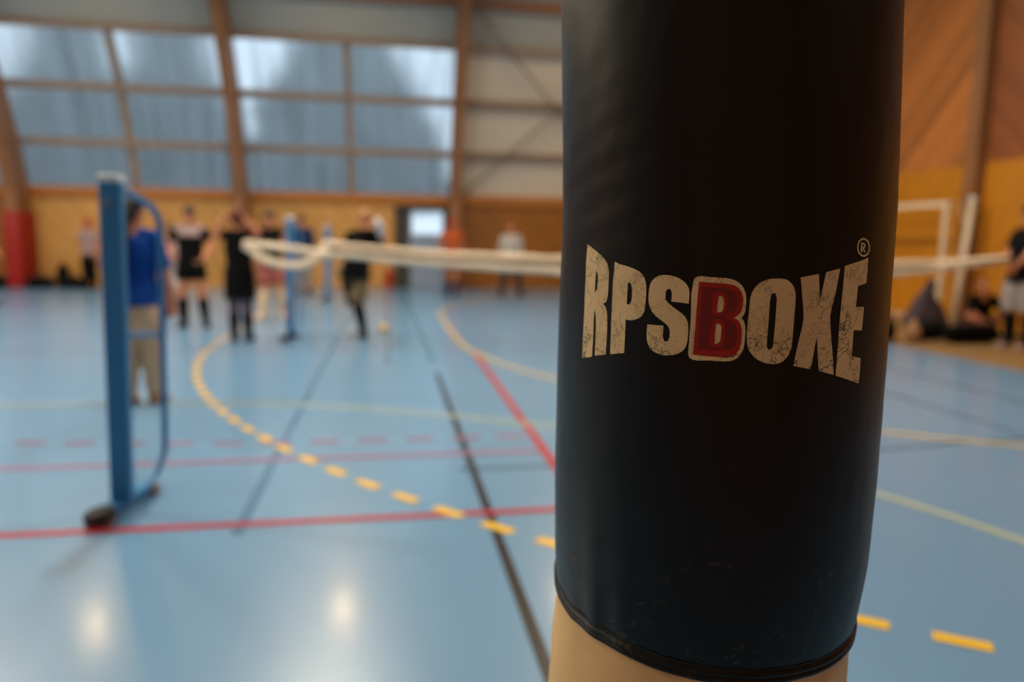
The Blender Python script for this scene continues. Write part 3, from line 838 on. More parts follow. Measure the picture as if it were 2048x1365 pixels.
person('person in black tee and long grey shorts at the right edge holding the net tape', (7.96, 8.1, 0), 1.84, (-1, -.25), skin='skin',
       J=dict(ell=(-.085, -.10, .645), wrl=(-.10, -.03, .585), elr=(-.055, .10, .645), wrr=(-.085, .02, .59), nt=(-.005, -.002, .872), shl=(-.015, -.105, .806), shr=(.02, .100, .806)),
       hair=('fringe', 'hair'), head=(.3, .15), curl=1.0, clothes=(('shirt', 'black', .47, .7), ('shorts', 'grey', 1.05), ('shin_guard', 'black', .1), ('shoe', 'pinkwhite', 'cream')))
person('person in black tee sitting on the floor with bare knees apart beside the goal frame', (8.72, 9.75, 0), 1.68, (-.15, -1), skin='skin2',
       J=dict(pel=(.04, .02, .070), wai=(.04, -.015, .155), che=(.03, -.075, .255), nb=(.0, -.13, .335), nt=(-.01, -.145, .385), shl=(-.11, -.11, .315), shr=(.105, -.11, .325),
              ell=(-.15, -.20, .20), wrl=(-.07, -.28, .115), elr=(.16, -.20, .22), wrr=(.10, -.28, .12), hil=(-.02, .0, .065), hir=(.09, .0, .065),
              knl=(-.165, -.17, .185), anl=(-.03, -.33, .040), tol=(-.02, -.42, .020), knr=(.225, -.17, .185), anr=(.10, -.33, .040), tor=(.12, -.42, .020)),
       hair=('crop', 'hair_red'), head=(0, -.4), clothes=(('shirt', 'black', .07, .95), ('shorts', 'charcoal', .55), ('shoe', 'black')))
# ------------------------------------------------------------------ the punching bag in front
BX, BY, BR = 0.3655, 0.776, 0.175
def crease(th, z):
    """radius offset of the vinyl: soft dents and folds"""
    d = 0.0007*noise.noise(V((th*2.2, z*5.0, 1.3))) + 0.00035*noise.noise(V((th*7+z*9, z*24-th*5, 4.0)))
    # slanting drag creases high on the left flank
    w = math.exp(-((th+1.15)/0.45)**2) * math.exp(-((z-1.33)/0.10)**2)
    d += 0.00030*w*math.sin((z-0.05*th)*190)
    # upright gathers low on the left flank
    w = math.exp(-((th+1.05)/0.30)**2) * max(0.0, min(1.0, (1.06-z)/0.14))
    d += 0.0008*w*math.sin(th*26+z*6)
    return d
def bag_r(th, z):
    K = ((0.86, 0.1706), (0.89, 0.1716), (0.93, 0.1745), (0.98, 0.1763), (1.04, 0.1773), (1.16, 0.1769), (1.277, 0.1756), (1.39, 0.1745), (1.54, 0.1737), (2.0, 0.1725))
    r = K[0][1]
    for (z0, r0), (z1, r1) in zip(K, K[1:]):
        if z >= z0: r = r0+(r1-r0)*min(1, (z-z0)/(z1-z0))
    return r + crease(th, z)
def bpt(th, z, r):
    k = -0.040*max(0.0, z-1.33) - 0.045*max(0.0, 0.95-z)                                       # the upper part hangs a touch to one side
    return V((r*math.sin(th)+0.905*k, -r*math.cos(th)-0.425*k, z))

bag = thing('punching_bag', 'big black standing punching bag with cracked cream and red print, cream foam below', 'punching bag', (BX, BY, 0))
bm = bmesh.new()
NS = 300
zs = [0.868 + 0.0007*i for i in range(24)] + [0.886, 0.890, 0.895, 0.900] + [0.905+0.0075*i for i in range(int((1.90-0.905)/0.0075)+1)]
HEM = ((-180, .885), (-101, .8905), (-89, .882), (-75, .8765), (-60, .8738), (-49, .872), (-40, .8687), (-24, .866), (-8, .865), (10, .8645), (24, .8645), (35, .866), (50, .867), (80, .868), (110, .872), (180, .885))
def hem_tilt(th):
    a = math.degrees(th)
    for (a0, z0), (a1, z1) in zip(HEM, HEM[1:]):
        if a0 <= a <= a1: return z0+(z1-z0)*(a-a0)/(a1-a0)-0.868
    return HEM[-1][1]-0.868
rings = []
for i, z in enumerate(zs):
    lo = max(0.0, 1-(z-0.868)/0.08)
    rings.append([])
    for j in range(NS):
        th = 2*PI*j/NS
        tt = th if th <= PI else th-2*PI
        zz = z + hem_tilt(tt)*lo
        r = bag_r(tt, z)
        if z < 0.8815: r += 0.0020*abs(math.sin((z-0.868)/0.00675*PI))**0.7   # rolled hem, two ribs
        if 0.879 < z < 0.888: r -= 0.0006                             # stitched seam
        rings[-1].append(bm.verts.new(bpt(th, zz, r)))
inner = [bm.verts.new(bpt(2*PI*j/NS, 0.8685+hem_tilt((2*PI*j/NS) if j <= NS/2 else 2*PI*j/NS-2*PI), 0.1676)) for j in range(NS)]
rings.insert(0, inner)
for a, b in zip(rings, rings[1:]):
    for j in range(NS): bm.faces.new((a[j], a[(j+1) % NS], b[(j+1) % NS], b[j]))
top = [bm.verts.new(bpt(2*PI*j/NS, 1.915, 0.15)) for j in range(NS)]
for j in range(NS): bm.faces.new((rings[-1][j], rings[-1][(j+1) % NS], top[(j+1) % NS], top[j]))
bm.faces.new(top)
sleeve = link('sleeve', bm, 'vinyl', bag)
bm = bmesh.new()
cr = [(0.13, 0.30), (0.160, 0.32), (0.169, 0.36)] + [(0.1700+0.0006*math.sin(k*1.7), 0.36+0.03*k) for k in range(1, 16)] + [(0.1695, 0.83), (0.1680, 0.855), (0.1672, 0.87), (0.1650, 0.90)]
crs = [[bm.verts.new(bpt(2*PI*j/96, z, r)) for j in range(96)] for r, z in cr]
for a, b in zip(crs, crs[1:]):
    for j in range(96): bm.faces.new((a[j], a[(j+1) % 96], b[(j+1) % 96], b[j]))
bm.faces.new(list(reversed(crs[0]))); bm.faces.new(crs[-1])
core = link('foam_core', bm, 'core', bag)
bm = bmesh.new(); tube(bm, [bpt(2*PI*j/120, 0.884+hem_tilt((2*PI*j/120) if j <= 60 else 2*PI*j/120-2*PI), bag_r(0, 0.884)-0.0001) for j in range(121)], 0.0006, 6)
link('stitching', bm, 'rubber', sleeve)
bm = bmesh.new(); lathe(bm, [(0.10, 0.12), (0.08, 0.16), (0.08, 0.28), (0.13, 0.30), (0.13, 0.31)], 48); link('neck', bm, 'rubber', bag)
bm = bmesh.new(); lathe(bm, [(0.24, 0.0), (0.27, 0.02), (0.265, 0.08), (0.20, 0.13), (0.10, 0.15)], 64); link('base', bm, 'rubber', bag)

def decal(name, loops, material, lift, parent):
    """flat print wrapped on the sleeve"""
    polys = [[V((math.radians(a)*BR, z, 0)) for a, z in lp] for lp in loops]
    flat = [p for lp in polys for p in lp]
    bm = bmesh.new()
    vs = [bm.verts.new(p) for p in flat]
    for tri in tessellate_polygon(polys):
        try: bm.faces.new([vs[i] for i in tri])
        except ValueError: pass
    for _ in range(6):
        es = [e for e in bm.edges if e.calc_length() > 0.008]
        if not es: break
        bmesh.ops.subdivide_edges(bm, edges=es, cuts=1)
        bmesh.ops.triangulate(bm, faces=[f for f in bm.faces if len(f.verts) > 3])
    for v in bm.verts:
        th = v.co.x/BR; z = v.co.y
        v.co = bpt(th, z, bag_r(th, z)+lift)
    for f in bm.faces:
        f.normal_update()
        c = f.calc_center_median()
        if f.normal.x*c.x + f.normal.y*c.y < 0: f.normal_flip()
    return link(name, bm, material, parent)
# outlines of the lettering: (degrees round the sleeve, height)
LOGO = {'R':[[(-71.66,1.2856),(-70.79,1.2845),(-69.94,1.2835),(-69.12,1.2824),(-67.7,1.2806),(-66.35,1.2787),(-65.09,1.2768),(-64.3,1.2754),(-63.54,1.274),(-62.86,1.2724),(-62.3,1.2709),(-61.81,1.2693),(-61.4,1.2676),(-61.06,1.2655),(-60.82,1.2634),(-60.63,1.2612),(-60.47,1.2583),(-60.41,1.2553),(-60.37,1.2523),(-60.33,1.2489),(-60.32,1.2456),(-60.36,1.2423),(-60.38,1.2396),(-60.42,1.2369),(-60.6,1.2342),(-60.75,1.2326),(-60.95,1.2309),(-61.3,1.2295),(-61.66,1.2288),(-62.09,1.2282),(-62.52,1.2275),(-62.15,1.2269),(-61.78,1.2262),(-61.47,1.2254),(-61.13,1.2241),(-60.91,1.2226),(-60.72,1.2211),(-60.51,1.2188),(-60.39,1.2165),(-60.31,1.2141),(-60.22,1.2111),(-60.19,1.2081),(-60.17,1.205),(-60.17,1.2),(-60.21,1.1948),(-60.27,1.1897),(-60.31,1.1858),(-60.36,1.1819),(-60.41,1.1779),(-65.42,1.1746),(-65.42,1.1804),(-65.42,1.1862),(-65.42,1.192),(-65.4,1.1975),(-65.37,1.2031),(-65.47,1.2085),(-65.56,1.2113),(-65.68,1.214),(-65.9,1.2166),(-66.1,1.2181),(-66.35,1.2196),(-66.59,1.2211),(-66.6,1.2168),(-66.6,1.2125),(-66.6,1.2082),(-66.6,1.2026),(-66.6,1.1971),(-66.61,1.1916),(-66.65,1.1854),(-66.7,1.1792),(-66.75,1.173),(-72.31,1.1691),(-72.25,1.1781),(-72.18,1.187),(-72.13,1.1959),(-72.09,1.2064),(-72.06,1.217),(-72.04,1.2275),(-72.02,1.238),(-71.99,1.2484),(-71.94,1.2588),(-71.86,1.2677),(-71.76,1.2767)],[(-66.36,1.26),(-66.06,1.2589),(-65.77,1.2577),(-65.54,1.2565),(-65.37,1.2549),(-65.29,1.2532),(-65.26,1.2515),(-65.25,1.2495),(-65.29,1.2475),(-65.37,1.2454),(-65.41,1.2438),(-65.46,1.2423),(-65.65,1.2408),(-65.9,1.2398),(-66.22,1.2389),(-66.54,1.238),(-66.55,1.2418),(-66.57,1.2455),(-66.56,1.2493),(-66.5,1.2529),(-66.43,1.2564)]],'P':[[(-58.27,1.2692),(-57.53,1.2685),(-56.79,1.2678),(-56.06,1.2671),(-55.12,1.2665),(-54.19,1.266),(-53.28,1.2655),(-52.37,1.2648),(-51.49,1.2641),(-50.63,1.2633),(-49.85,1.2624),(-49.1,1.2614),(-48.43,1.2602),(-47.94,1.259),(-47.51,1.2576),(-47.14,1.2561),(-46.79,1.254),(-46.54,1.2517),(-46.36,1.2495),(-46.22,1.2466),(-46.18,1.2437),(-46.17,1.2409),(-46.17,1.2376),(-46.2,1.2344),(-46.27,1.2312),(-46.31,1.2286),(-46.37,1.2259),(-46.58,1.2234),(-46.81,1.2218),(-47.12,1.2202),(-47.49,1.2188),(-47.9,1.2178),(-48.38,1.2169),(-48.88,1.2161),(-49.45,1.2154),(-50.06,1.2148),(-50.68,1.2145),(-51.42,1.2143),(-52.18,1.2145),(-52.95,1.2146),(-52.95,1.2105),(-52.96,1.2063),(-52.97,1.2022),(-52.98,1.1955),(-52.99,1.1889),(-53.0,1.1822),(-58.57,1.1789),(-58.57,1.1844),(-58.58,1.1899),(-58.58,1.1954),(-58.59,1.2055),(-58.59,1.2156),(-58.59,1.2256),(-58.58,1.234),(-58.56,1.2423),(-58.52,1.2506),(-58.45,1.2568),(-58.36,1.263)],[(-52.61,1.2505),(-51.62,1.2497),(-51.46,1.2481),(-51.3,1.2465),(-51.18,1.2449),(-51.09,1.2426),(-51.07,1.2403),(-51.09,1.2381),(-51.1,1.2361),(-51.14,1.2341),(-51.3,1.2322),(-51.45,1.2312),(-51.64,1.2303),(-51.82,1.2293),(-52.77,1.2294),(-52.77,1.2328),(-52.78,1.2363),(-52.76,1.2397),(-52.72,1.2433),(-52.67,1.2469)]],'S':[[(-40.37,1.2588),(-39.63,1.2588),(-38.89,1.2586),(-38.16,1.2582),(-37.4,1.2577),(-36.66,1.2569),(-35.96,1.256),(-35.28,1.2548),(-34.64,1.2535),(-34.08,1.252),(-33.7,1.2506),(-33.37,1.2491),(-33.11,1.2474),(-32.93,1.2457),(-32.84,1.2438),(-32.78,1.2419),(-32.76,1.2391),(-32.83,1.2363),(-32.89,1.2335),(-33.8,1.2337),(-34.71,1.234),(-35.64,1.2342),(-36.46,1.2343),(-37.29,1.2344),(-38.12,1.2346),(-38.09,1.2364),(-38.05,1.2383),(-38.05,1.2402),(-38.06,1.2415),(-38.1,1.2428),(-38.2,1.244),(-38.32,1.2447),(-38.46,1.2453),(-38.6,1.246),(-39.24,1.2462),(-39.42,1.2457),(-39.61,1.2452),(-39.76,1.2447),(-39.88,1.2435),(-39.89,1.2422),(-39.89,1.2409),(-39.93,1.2396),(-39.95,1.2383),(-39.9,1.2371),(-39.77,1.2361),(-39.59,1.2352),(-39.38,1.2343),(-38.9,1.2329),(-38.33,1.2316),(-37.75,1.2304),(-37.11,1.229),(-36.46,1.2277),(-35.83,1.2264),(-35.16,1.2251),(-34.5,1.2237),(-33.93,1.222),(-33.57,1.2206),(-33.26,1.2191),(-33.01,1.2175),(-32.84,1.2157),(-32.75,1.2138),(-32.68,1.2119),(-32.63,1.2094),(-32.63,1.2069),(-32.66,1.2043),(-32.67,1.2021),(-32.7,1.1999),(-32.8,1.1977),(-32.95,1.1956),(-33.17,1.1936),(-33.47,1.1918),(-33.89,1.1902),(-34.39,1.1888),(-34.94,1.1877),(-35.61,1.1866),(-36.34,1.1858),(-37.08,1.1852),(-37.81,1.1848),(-38.55,1.1845),(-39.29,1.1844),(-40.06,1.1845),(-40.83,1.1849),(-41.58,1.1854),(-42.3,1.1861),(-43.0,1.187),(-43.62,1.1882),(-44.13,1.1898),(-44.55,1.1917),(-44.88,1.1937),(-45.13,1.1959),(-45.29,1.1981),(-45.39,1.2004),(-45.43,1.2023),(-45.42,1.2043),(-45.4,1.2062),(-45.38,1.2081),(-45.34,1.21),(-45.31,1.2119),(-44.4,1.2119),(-43.51,1.2119),(-42.62,1.2119),(-41.8,1.2119),(-40.98,1.2119),(-40.17,1.2118),(-40.18,1.2101),(-40.19,1.2083),(-40.19,1.2065),(-40.2,1.2046),(-40.2,1.2027),(-40.11,1.2008),(-40.01,1.1998),(-39.88,1.1988),(-39.75,1.1978),(-39.16,1.1972),(-38.94,1.1975),(-38.72,1.1979),(-38.54,1.1983),(-38.37,1.1991),(-38.27,1.2002),(-38.2,1.2012),(-38.13,1.2028),(-38.12,1.2044),(-38.15,1.206),(-38.17,1.2072),(-38.22,1.2083),(-38.32,1.2093),(-38.52,1.2105),(-38.78,1.2115),(-39.06,1.2125),(-39.67,1.2141),(-40.36,1.2155),(-41.05,1.2169),(-41.75,1.2183),(-42.44,1.2197),(-43.09,1.2213),(-43.62,1.2229),(-44.1,1.2248),(-44.5,1.2267),(-44.79,1.2285),(-45.02,1.2304),(-45.19,1.2324),(-45.3,1.2346),(-45.34,1.2368),(-45.36,1.2391),(-45.36,1.2413),(-45.33,1.2436),(-45.25,1.2458),(-45.12,1.2478),(-44.95,1.2498),(-44.69,1.2516),(-44.38,1.253),(-44.0,1.2544),(-43.58,1.2555),(-43.08,1.2566),(-42.54,1.2575),(-41.97,1.2581),(-41.45,1.2585),(-40.91,1.2587)]],'Bback':[[(-30.74,1.2582),(-29.67,1.2589),(-28.53,1.2586),(-27.39,1.2583),(-26.28,1.2582),(-25.18,1.258),(-24.08,1.2578),(-23.25,1.2577),(-22.42,1.2576),(-21.6,1.2572),(-20.88,1.2566),(-20.17,1.2558),(-19.51,1.2548),(-18.96,1.2536),(-18.44,1.2522),(-17.99,1.2507),(-17.62,1.249),(-17.32,1.2471),(-17.07,1.2452),(-16.9,1.2433),(-16.79,1.2413),(-16.72,1.2393),(-16.68,1.2372),(-16.7,1.235),(-16.74,1.2328),(-16.76,1.2308),(-16.81,1.2288),(-16.94,1.2269),(-17.08,1.2257),(-17.26,1.2245),(-17.5,1.2235),(-17.6,1.2233),(-17.7,1.2231),(-17.8,1.2228),(-17.57,1.222),(-17.34,1.2211),(-17.13,1.2203),(-16.91,1.2188),(-16.76,1.2172),(-16.63,1.2157),(-16.52,1.2137),(-16.46,1.2117),(-16.42,1.2097),(-16.41,1.2075),(-16.43,1.2053),(-16.47,1.2031),(-16.49,1.2011),(-16.53,1.1991),(-16.61,1.1971),(-16.73,1.195),(-16.89,1.193),(-17.12,1.1911),(-17.44,1.1893),(-17.84,1.1877),(-18.29,1.1862),(-18.79,1.1851),(-19.33,1.1841),(-19.91,1.1834),(-20.58,1.1829),(-21.28,1.1827),(-21.98,1.1825),(-23.37,1.1824),(-24.77,1.1825),(-26.17,1.1827),(-27.9,1.1822),(-29.65,1.1818),(-31.27,1.1828),(-31.53,1.1832),(-31.79,1.1837),(-32.05,1.1842),(-32.14,1.1852),(-32.23,1.1862),(-32.31,1.1872),(-32.39,1.1905),(-32.32,1.194),(-32.25,1.1974),(-32.19,1.2053),(-32.13,1.2132),(-32.07,1.221),(-32.17,1.232),(-32.26,1.243),(-31.83,1.2537),(-31.74,1.2547),(-31.65,1.2557),(-31.56,1.2567),(-31.29,1.2572),(-31.01,1.2578)]],'Bred':[[(-30.2,1.2537),(-28.88,1.2535),(-27.57,1.2533),(-26.27,1.2531),(-24.81,1.2529),(-23.36,1.2528),(-21.93,1.2523),(-21.29,1.252),(-20.65,1.2516),(-20.06,1.251),(-19.59,1.2502),(-19.16,1.2492),(-18.77,1.248),(-18.46,1.2467),(-18.19,1.2453),(-17.97,1.2438),(-17.8,1.2421),(-17.68,1.2404),(-17.61,1.2386),(-17.58,1.2366),(-17.6,1.2347),(-17.67,1.2327),(-17.74,1.2311),(-17.83,1.2295),(-18.0,1.2281),(-18.22,1.227),(-18.48,1.226),(-18.77,1.225),(-19.18,1.224),(-19.62,1.2232),(-20.07,1.2223),(-19.59,1.2216),(-19.1,1.221),(-18.68,1.2201),(-18.37,1.219),(-18.11,1.2176),(-17.89,1.2162),(-17.7,1.2145),(-17.57,1.2128),(-17.48,1.211),(-17.42,1.209),(-17.41,1.207),(-17.42,1.205),(-17.43,1.2028),(-17.47,1.2005),(-17.57,1.1983),(-17.71,1.1962),(-17.91,1.1942),(-18.19,1.1923),(-18.46,1.1909),(-18.79,1.1896),(-19.16,1.1885),(-19.66,1.1876),(-20.23,1.187),(-20.8,1.1866),(-21.89,1.1862),(-23.01,1.1863),(-24.13,1.1864),(-25.25,1.1865),(-26.37,1.1866),(-27.5,1.1867),(-28.64,1.1868),(-29.79,1.187),(-30.95,1.1871),(-30.89,1.1911),(-30.83,1.1951),(-30.77,1.199),(-30.7,1.2065),(-30.64,1.2139),(-30.58,1.2212),(-30.52,1.2279),(-30.44,1.2346),(-30.37,1.2413),(-30.31,1.2454),(-30.26,1.2495)],[(-24.42,1.2416),(-23.6,1.2415),(-23.42,1.2408),(-23.25,1.2401),(-23.11,1.2394),(-22.99,1.2384),(-22.93,1.2373),(-22.89,1.2362),(-22.87,1.2348),(-22.89,1.2335),(-22.92,1.2322),(-22.99,1.2309),(-23.08,1.2295),(-23.17,1.2282),(-23.36,1.2277),(-23.56,1.2272),(-23.76,1.2268),(-24.07,1.2267),(-24.41,1.2268),(-24.74,1.2268),(-24.72,1.2292),(-24.7,1.2316),(-24.67,1.234),(-24.6,1.2365),(-24.51,1.2391)],[(-24.84,1.2166),(-23.8,1.2164),(-23.62,1.2158),(-23.45,1.2152),(-23.31,1.2146),(-23.21,1.2135),(-23.19,1.2122),(-23.19,1.211),(-23.18,1.2092),(-23.2,1.2074),(-23.24,1.2056),(-23.27,1.204),(-23.31,1.2024),(-23.43,1.2009),(-23.57,1.2001),(-23.74,1.1993),(-23.92,1.1985),(-24.99,1.1979),(-24.98,1.2004),(-24.98,1.2029),(-24.97,1.2054),(-24.93,1.2091),(-24.89,1.2129)]],'Bdark':[[(-29.23,1.2493),(-28.01,1.2492),(-26.79,1.249),(-25.58,1.2489),(-24.47,1.2487),(-23.36,1.2486),(-22.27,1.2482),(-21.73,1.2479),(-21.19,1.2475),(-20.7,1.2469),(-20.28,1.2458),(-19.9,1.2445),(-19.61,1.243),(-19.4,1.2414),(-19.27,1.2396),(-19.21,1.2378),(-19.18,1.2361),(-19.21,1.2343),(-19.32,1.2326),(-19.46,1.2314),(-19.65,1.2302),(-19.88,1.2292),(-20.43,1.2282),(-21.11,1.2275),(-21.69,1.2265),(-21.97,1.2255),(-22.22,1.2242),(-22.46,1.223),(-22.17,1.2219),(-21.89,1.2208),(-21.58,1.2198),(-20.98,1.2188),(-20.32,1.2181),(-19.77,1.217),(-19.46,1.2158),(-19.2,1.2143),(-19.01,1.2128),(-18.87,1.2107),(-18.84,1.2084),(-18.85,1.2062),(-18.84,1.2037),(-18.86,1.2012),(-19.03,1.1988),(-19.21,1.1976),(-19.43,1.1963),(-19.7,1.1953),(-20.18,1.1944),(-20.75,1.1939),(-21.33,1.1935),(-22.63,1.193),(-23.95,1.193),(-25.29,1.1929),(-26.68,1.1928),(-28.09,1.1927),(-29.5,1.1925),(-29.49,1.1977),(-29.49,1.2029),(-29.48,1.208),(-29.46,1.2158),(-29.42,1.2237),(-29.37,1.2314),(-29.32,1.2374),(-29.28,1.2434)],[(-25.53,1.2461),(-24.98,1.2461),(-24.42,1.2461),(-23.88,1.2459),(-23.38,1.2454),(-22.89,1.2448),(-22.4,1.2441),(-22.22,1.2424),(-22.03,1.2406),(-21.9,1.2389),(-21.86,1.2367),(-21.9,1.2345),(-22.0,1.2323),(-22.08,1.2304),(-22.2,1.2286),(-22.42,1.227),(-22.72,1.2258),(-23.1,1.2248),(-23.51,1.2241),(-24.04,1.2237),(-24.61,1.2237),(-25.17,1.224),(-25.57,1.2245),(-25.96,1.2252),(-26.34,1.2258),(-26.37,1.2289),(-26.4,1.232),(-26.39,1.2351),(-26.41,1.2378),(-26.4,1.2406),(-26.21,1.2431),(-26.01,1.2441),(-25.77,1.2451)],[(-25.93,1.2198),(-25.23,1.2203),(-24.53,1.2208),(-23.87,1.2207),(-23.44,1.2202),(-23.02,1.2194),(-22.69,1.2183),(-22.47,1.217),(-22.35,1.2154),(-22.26,1.2138),(-22.17,1.2111),(-22.16,1.2085),(-22.21,1.2058),(-22.24,1.2037),(-22.31,1.2017),(-22.44,1.1997),(-22.61,1.1982),(-22.82,1.1968),(-23.03,1.1953),(-23.65,1.1951),(-24.28,1.1949),(-24.9,1.1948),(-25.39,1.1951),(-25.89,1.1954),(-26.38,1.1958),(-26.48,1.1978),(-26.58,1.1998),(-26.64,1.2018),(-26.65,1.2051),(-26.57,1.2085),(-26.43,1.2119),(-26.29,1.2145),(-26.11,1.2172)]],'O':[[(-8.11,1.258),(-7.61,1.2581),(-7.1,1.2581),(-6.6,1.258),(-6.07,1.2577),(-5.54,1.2572),(-5.04,1.2565),(-4.53,1.2556),(-4.05,1.2543),(-3.64,1.253),(-3.25,1.2512),(-2.95,1.2492),(-2.72,1.2472),(-2.56,1.2448),(-2.49,1.2424),(-2.44,1.24),(-2.4,1.2356),(-2.44,1.2312),(-2.48,1.2269),(-2.49,1.2214),(-2.51,1.2159),(-2.55,1.2104),(-2.57,1.207),(-2.59,1.2037),(-2.66,1.2004),(-2.72,1.1982),(-2.81,1.1959),(-2.96,1.1937),(-3.22,1.1916),(-3.56,1.1896),(-3.96,1.1877),(-4.39,1.1861),(-4.88,1.1846),(-5.43,1.1834),(-6.03,1.1825),(-6.69,1.1819),(-7.37,1.1815),(-8.09,1.1813),(-8.82,1.1815),(-9.54,1.1818),(-10.37,1.1823),(-11.18,1.1831),(-11.94,1.1842),(-12.66,1.1854),(-13.33,1.187),(-13.94,1.1887),(-14.41,1.1903),(-14.83,1.192),(-15.19,1.1939),(-15.44,1.1958),(-15.63,1.1978),(-15.78,1.1998),(-15.89,1.202),(-15.95,1.2043),(-15.99,1.2065),(-16.0,1.2098),(-15.96,1.2131),(-15.92,1.2164),(-15.87,1.2208),(-15.81,1.2252),(-15.75,1.2296),(-15.73,1.2329),(-15.71,1.2362),(-15.62,1.2394),(-15.5,1.2417),(-15.35,1.2439),(-15.12,1.246),(-14.83,1.2478),(-14.48,1.2496),(-14.08,1.2513),(-13.6,1.2528),(-13.06,1.2541),(-12.49,1.2552),(-11.84,1.2562),(-11.15,1.257),(-10.44,1.2576),(-9.68,1.2579),(-8.9,1.258)],[(-9.02,1.2453),(-8.47,1.2447),(-8.36,1.2437),(-8.25,1.2428),(-8.15,1.2418),(-8.03,1.239),(-8.04,1.2361),(-8.06,1.2333),(-8.05,1.2278),(-8.07,1.2223),(-8.11,1.2169),(-8.15,1.2125),(-8.2,1.2081),(-8.26,1.2036),(-8.26,1.2016),(-8.26,1.1996),(-8.36,1.1977),(-8.47,1.1968),(-8.6,1.1959),(-8.73,1.195),(-9.58,1.1944),(-9.75,1.195),(-9.92,1.1956),(-10.05,1.1963),(-10.15,1.1975),(-10.14,1.1989),(-10.13,1.2002),(-10.15,1.2047),(-10.11,1.2091),(-10.08,1.2135),(-10.05,1.219),(-10.02,1.2245),(-9.98,1.2299),(-10.01,1.2337),(-10.03,1.2374),(-9.89,1.2411),(-9.82,1.2422),(-9.74,1.2434),(-9.57,1.2443),(-9.41,1.2447),(-9.22,1.245)]],'X':[[(-1.26,1.2594),(4.47,1.2625),(4.65,1.2584),(4.83,1.2542),(5.01,1.2501),(5.15,1.2465),(5.29,1.2428),(5.43,1.2392),(5.63,1.2421),(5.83,1.245),(6.02,1.2479),(6.35,1.2533),(6.65,1.2587),(6.95,1.2641),(11.93,1.2674),(11.64,1.2609),(11.35,1.2543),(11.03,1.2478),(10.43,1.24),(9.78,1.2322),(9.49,1.2243),(9.62,1.2193),(9.88,1.2143),(10.17,1.2093),(10.47,1.2038),(10.8,1.1982),(11.13,1.1925),(11.56,1.185),(11.98,1.1775),(12.4,1.1699),(6.65,1.1746),(6.42,1.1793),(6.2,1.184),(5.97,1.1886),(5.68,1.1946),(5.4,1.2005),(5.12,1.2064),(4.95,1.202),(4.78,1.1976),(4.6,1.1932),(4.37,1.1875),(4.14,1.1819),(3.9,1.1762),(-1.81,1.1798),(-1.5,1.1862),(-1.2,1.1926),(-0.88,1.1989),(-0.35,1.2071),(0.21,1.2153),(0.45,1.2235),(0.28,1.2295),(-0.04,1.2355),(-0.37,1.2414),(-0.66,1.2474),(-0.96,1.2534)]],'E':[[(13.75,1.2696),(14.81,1.2704),(15.9,1.2712),(17.02,1.272),(18.06,1.2727),(19.12,1.2734),(20.21,1.2742),(21.44,1.2751),(22.69,1.2762),(24.0,1.2772),(24.03,1.2735),(24.06,1.2698),(24.07,1.2661),(24.05,1.262),(24.02,1.2579),(23.99,1.2538),(20.0,1.2513),(19.97,1.2481),(19.95,1.245),(19.92,1.2418),(19.89,1.2385),(19.85,1.2351),(19.81,1.2318),(23.71,1.232),(23.68,1.2288),(23.66,1.2256),(23.63,1.2224),(23.57,1.2181),(23.5,1.2139),(23.43,1.2097),(19.52,1.2105),(19.5,1.2071),(19.48,1.2037),(19.47,1.2003),(19.46,1.1956),(19.46,1.1909),(19.45,1.1862),(23.96,1.1835),(23.95,1.18),(23.94,1.1766),(23.91,1.1731),(23.85,1.1685),(23.77,1.1639),(23.69,1.1593),(21.81,1.161),(20.03,1.1627),(18.34,1.1644),(16.5,1.1661),(14.74,1.1677),(13.05,1.1692),(13.05,1.1788),(13.06,1.1884),(13.08,1.1979),(13.11,1.2064),(13.15,1.215),(13.21,1.2235),(13.31,1.2323),(13.42,1.2411),(13.54,1.2499),(13.61,1.2565),(13.68,1.263)]],'ring':[[(24.47,1.2867),(24.48,1.2847),(24.31,1.2829),(23.99,1.2813),(23.53,1.2799),(22.95,1.2789),(22.31,1.2782),(21.62,1.278),(20.93,1.2782),(20.27,1.2789),(19.67,1.2799),(19.16,1.2812),(18.76,1.2828),(18.48,1.2846),(18.33,1.2865),(18.33,1.2884),(18.47,1.2902),(18.74,1.2918),(19.14,1.2932),(19.65,1.2942),(20.24,1.2949),(20.9,1.2951),(21.58,1.2949),(22.27,1.2943),(22.92,1.2933),(23.49,1.292),(23.96,1.2904),(24.29,1.2886)],[(23.76,1.2866),(23.77,1.2851),(23.64,1.2836),(23.39,1.2823),(23.04,1.2812),(22.59,1.2804),(22.09,1.2798),(21.55,1.2797),(21.01,1.2798),(20.48,1.2803),(20.01,1.2812),(19.6,1.2822),(19.27,1.2835),(19.05,1.285),(18.93,1.2865),(18.93,1.2881),(19.04,1.2895),(19.25,1.2908),(19.57,1.2919),(19.97,1.2928),(20.45,1.2933),(20.97,1.2935),(21.51,1.2933),(22.05,1.2928),(22.55,1.292),(23.0,1.291),(23.37,1.2897),(23.62,1.2882)]],'r':[[(19.93,1.2907),(21.26,1.2908),(22.02,1.2896),(22.22,1.2877),(21.75,1.286),(21.47,1.2857),(22.4,1.2822),(21.62,1.2822),(20.78,1.2855),(20.8,1.2822),(20.11,1.2822)],[(20.61,1.2895),(21.2,1.2893),(21.37,1.288),(21.12,1.2869),(20.66,1.2869)]]}
printed = {}
for key, nm, mt, lift in (('R', 'printed_letter', 'print_cream', .0004), ('P', 'printed_letter', 'print_cream', .0004), ('S', 'printed_letter', 'print_cream', .0004),
                          ('Bback', 'printed_letter', 'print_cream', .0004), ('O', 'printed_letter', 'print_cream', .0004), ('X', 'printed_letter', 'print_cream', .0004),
                          ('E', 'printed_letter', 'print_cream', .0004)):
    printed[key] = decal(nm, LOGO[key], mt, lift, bag)
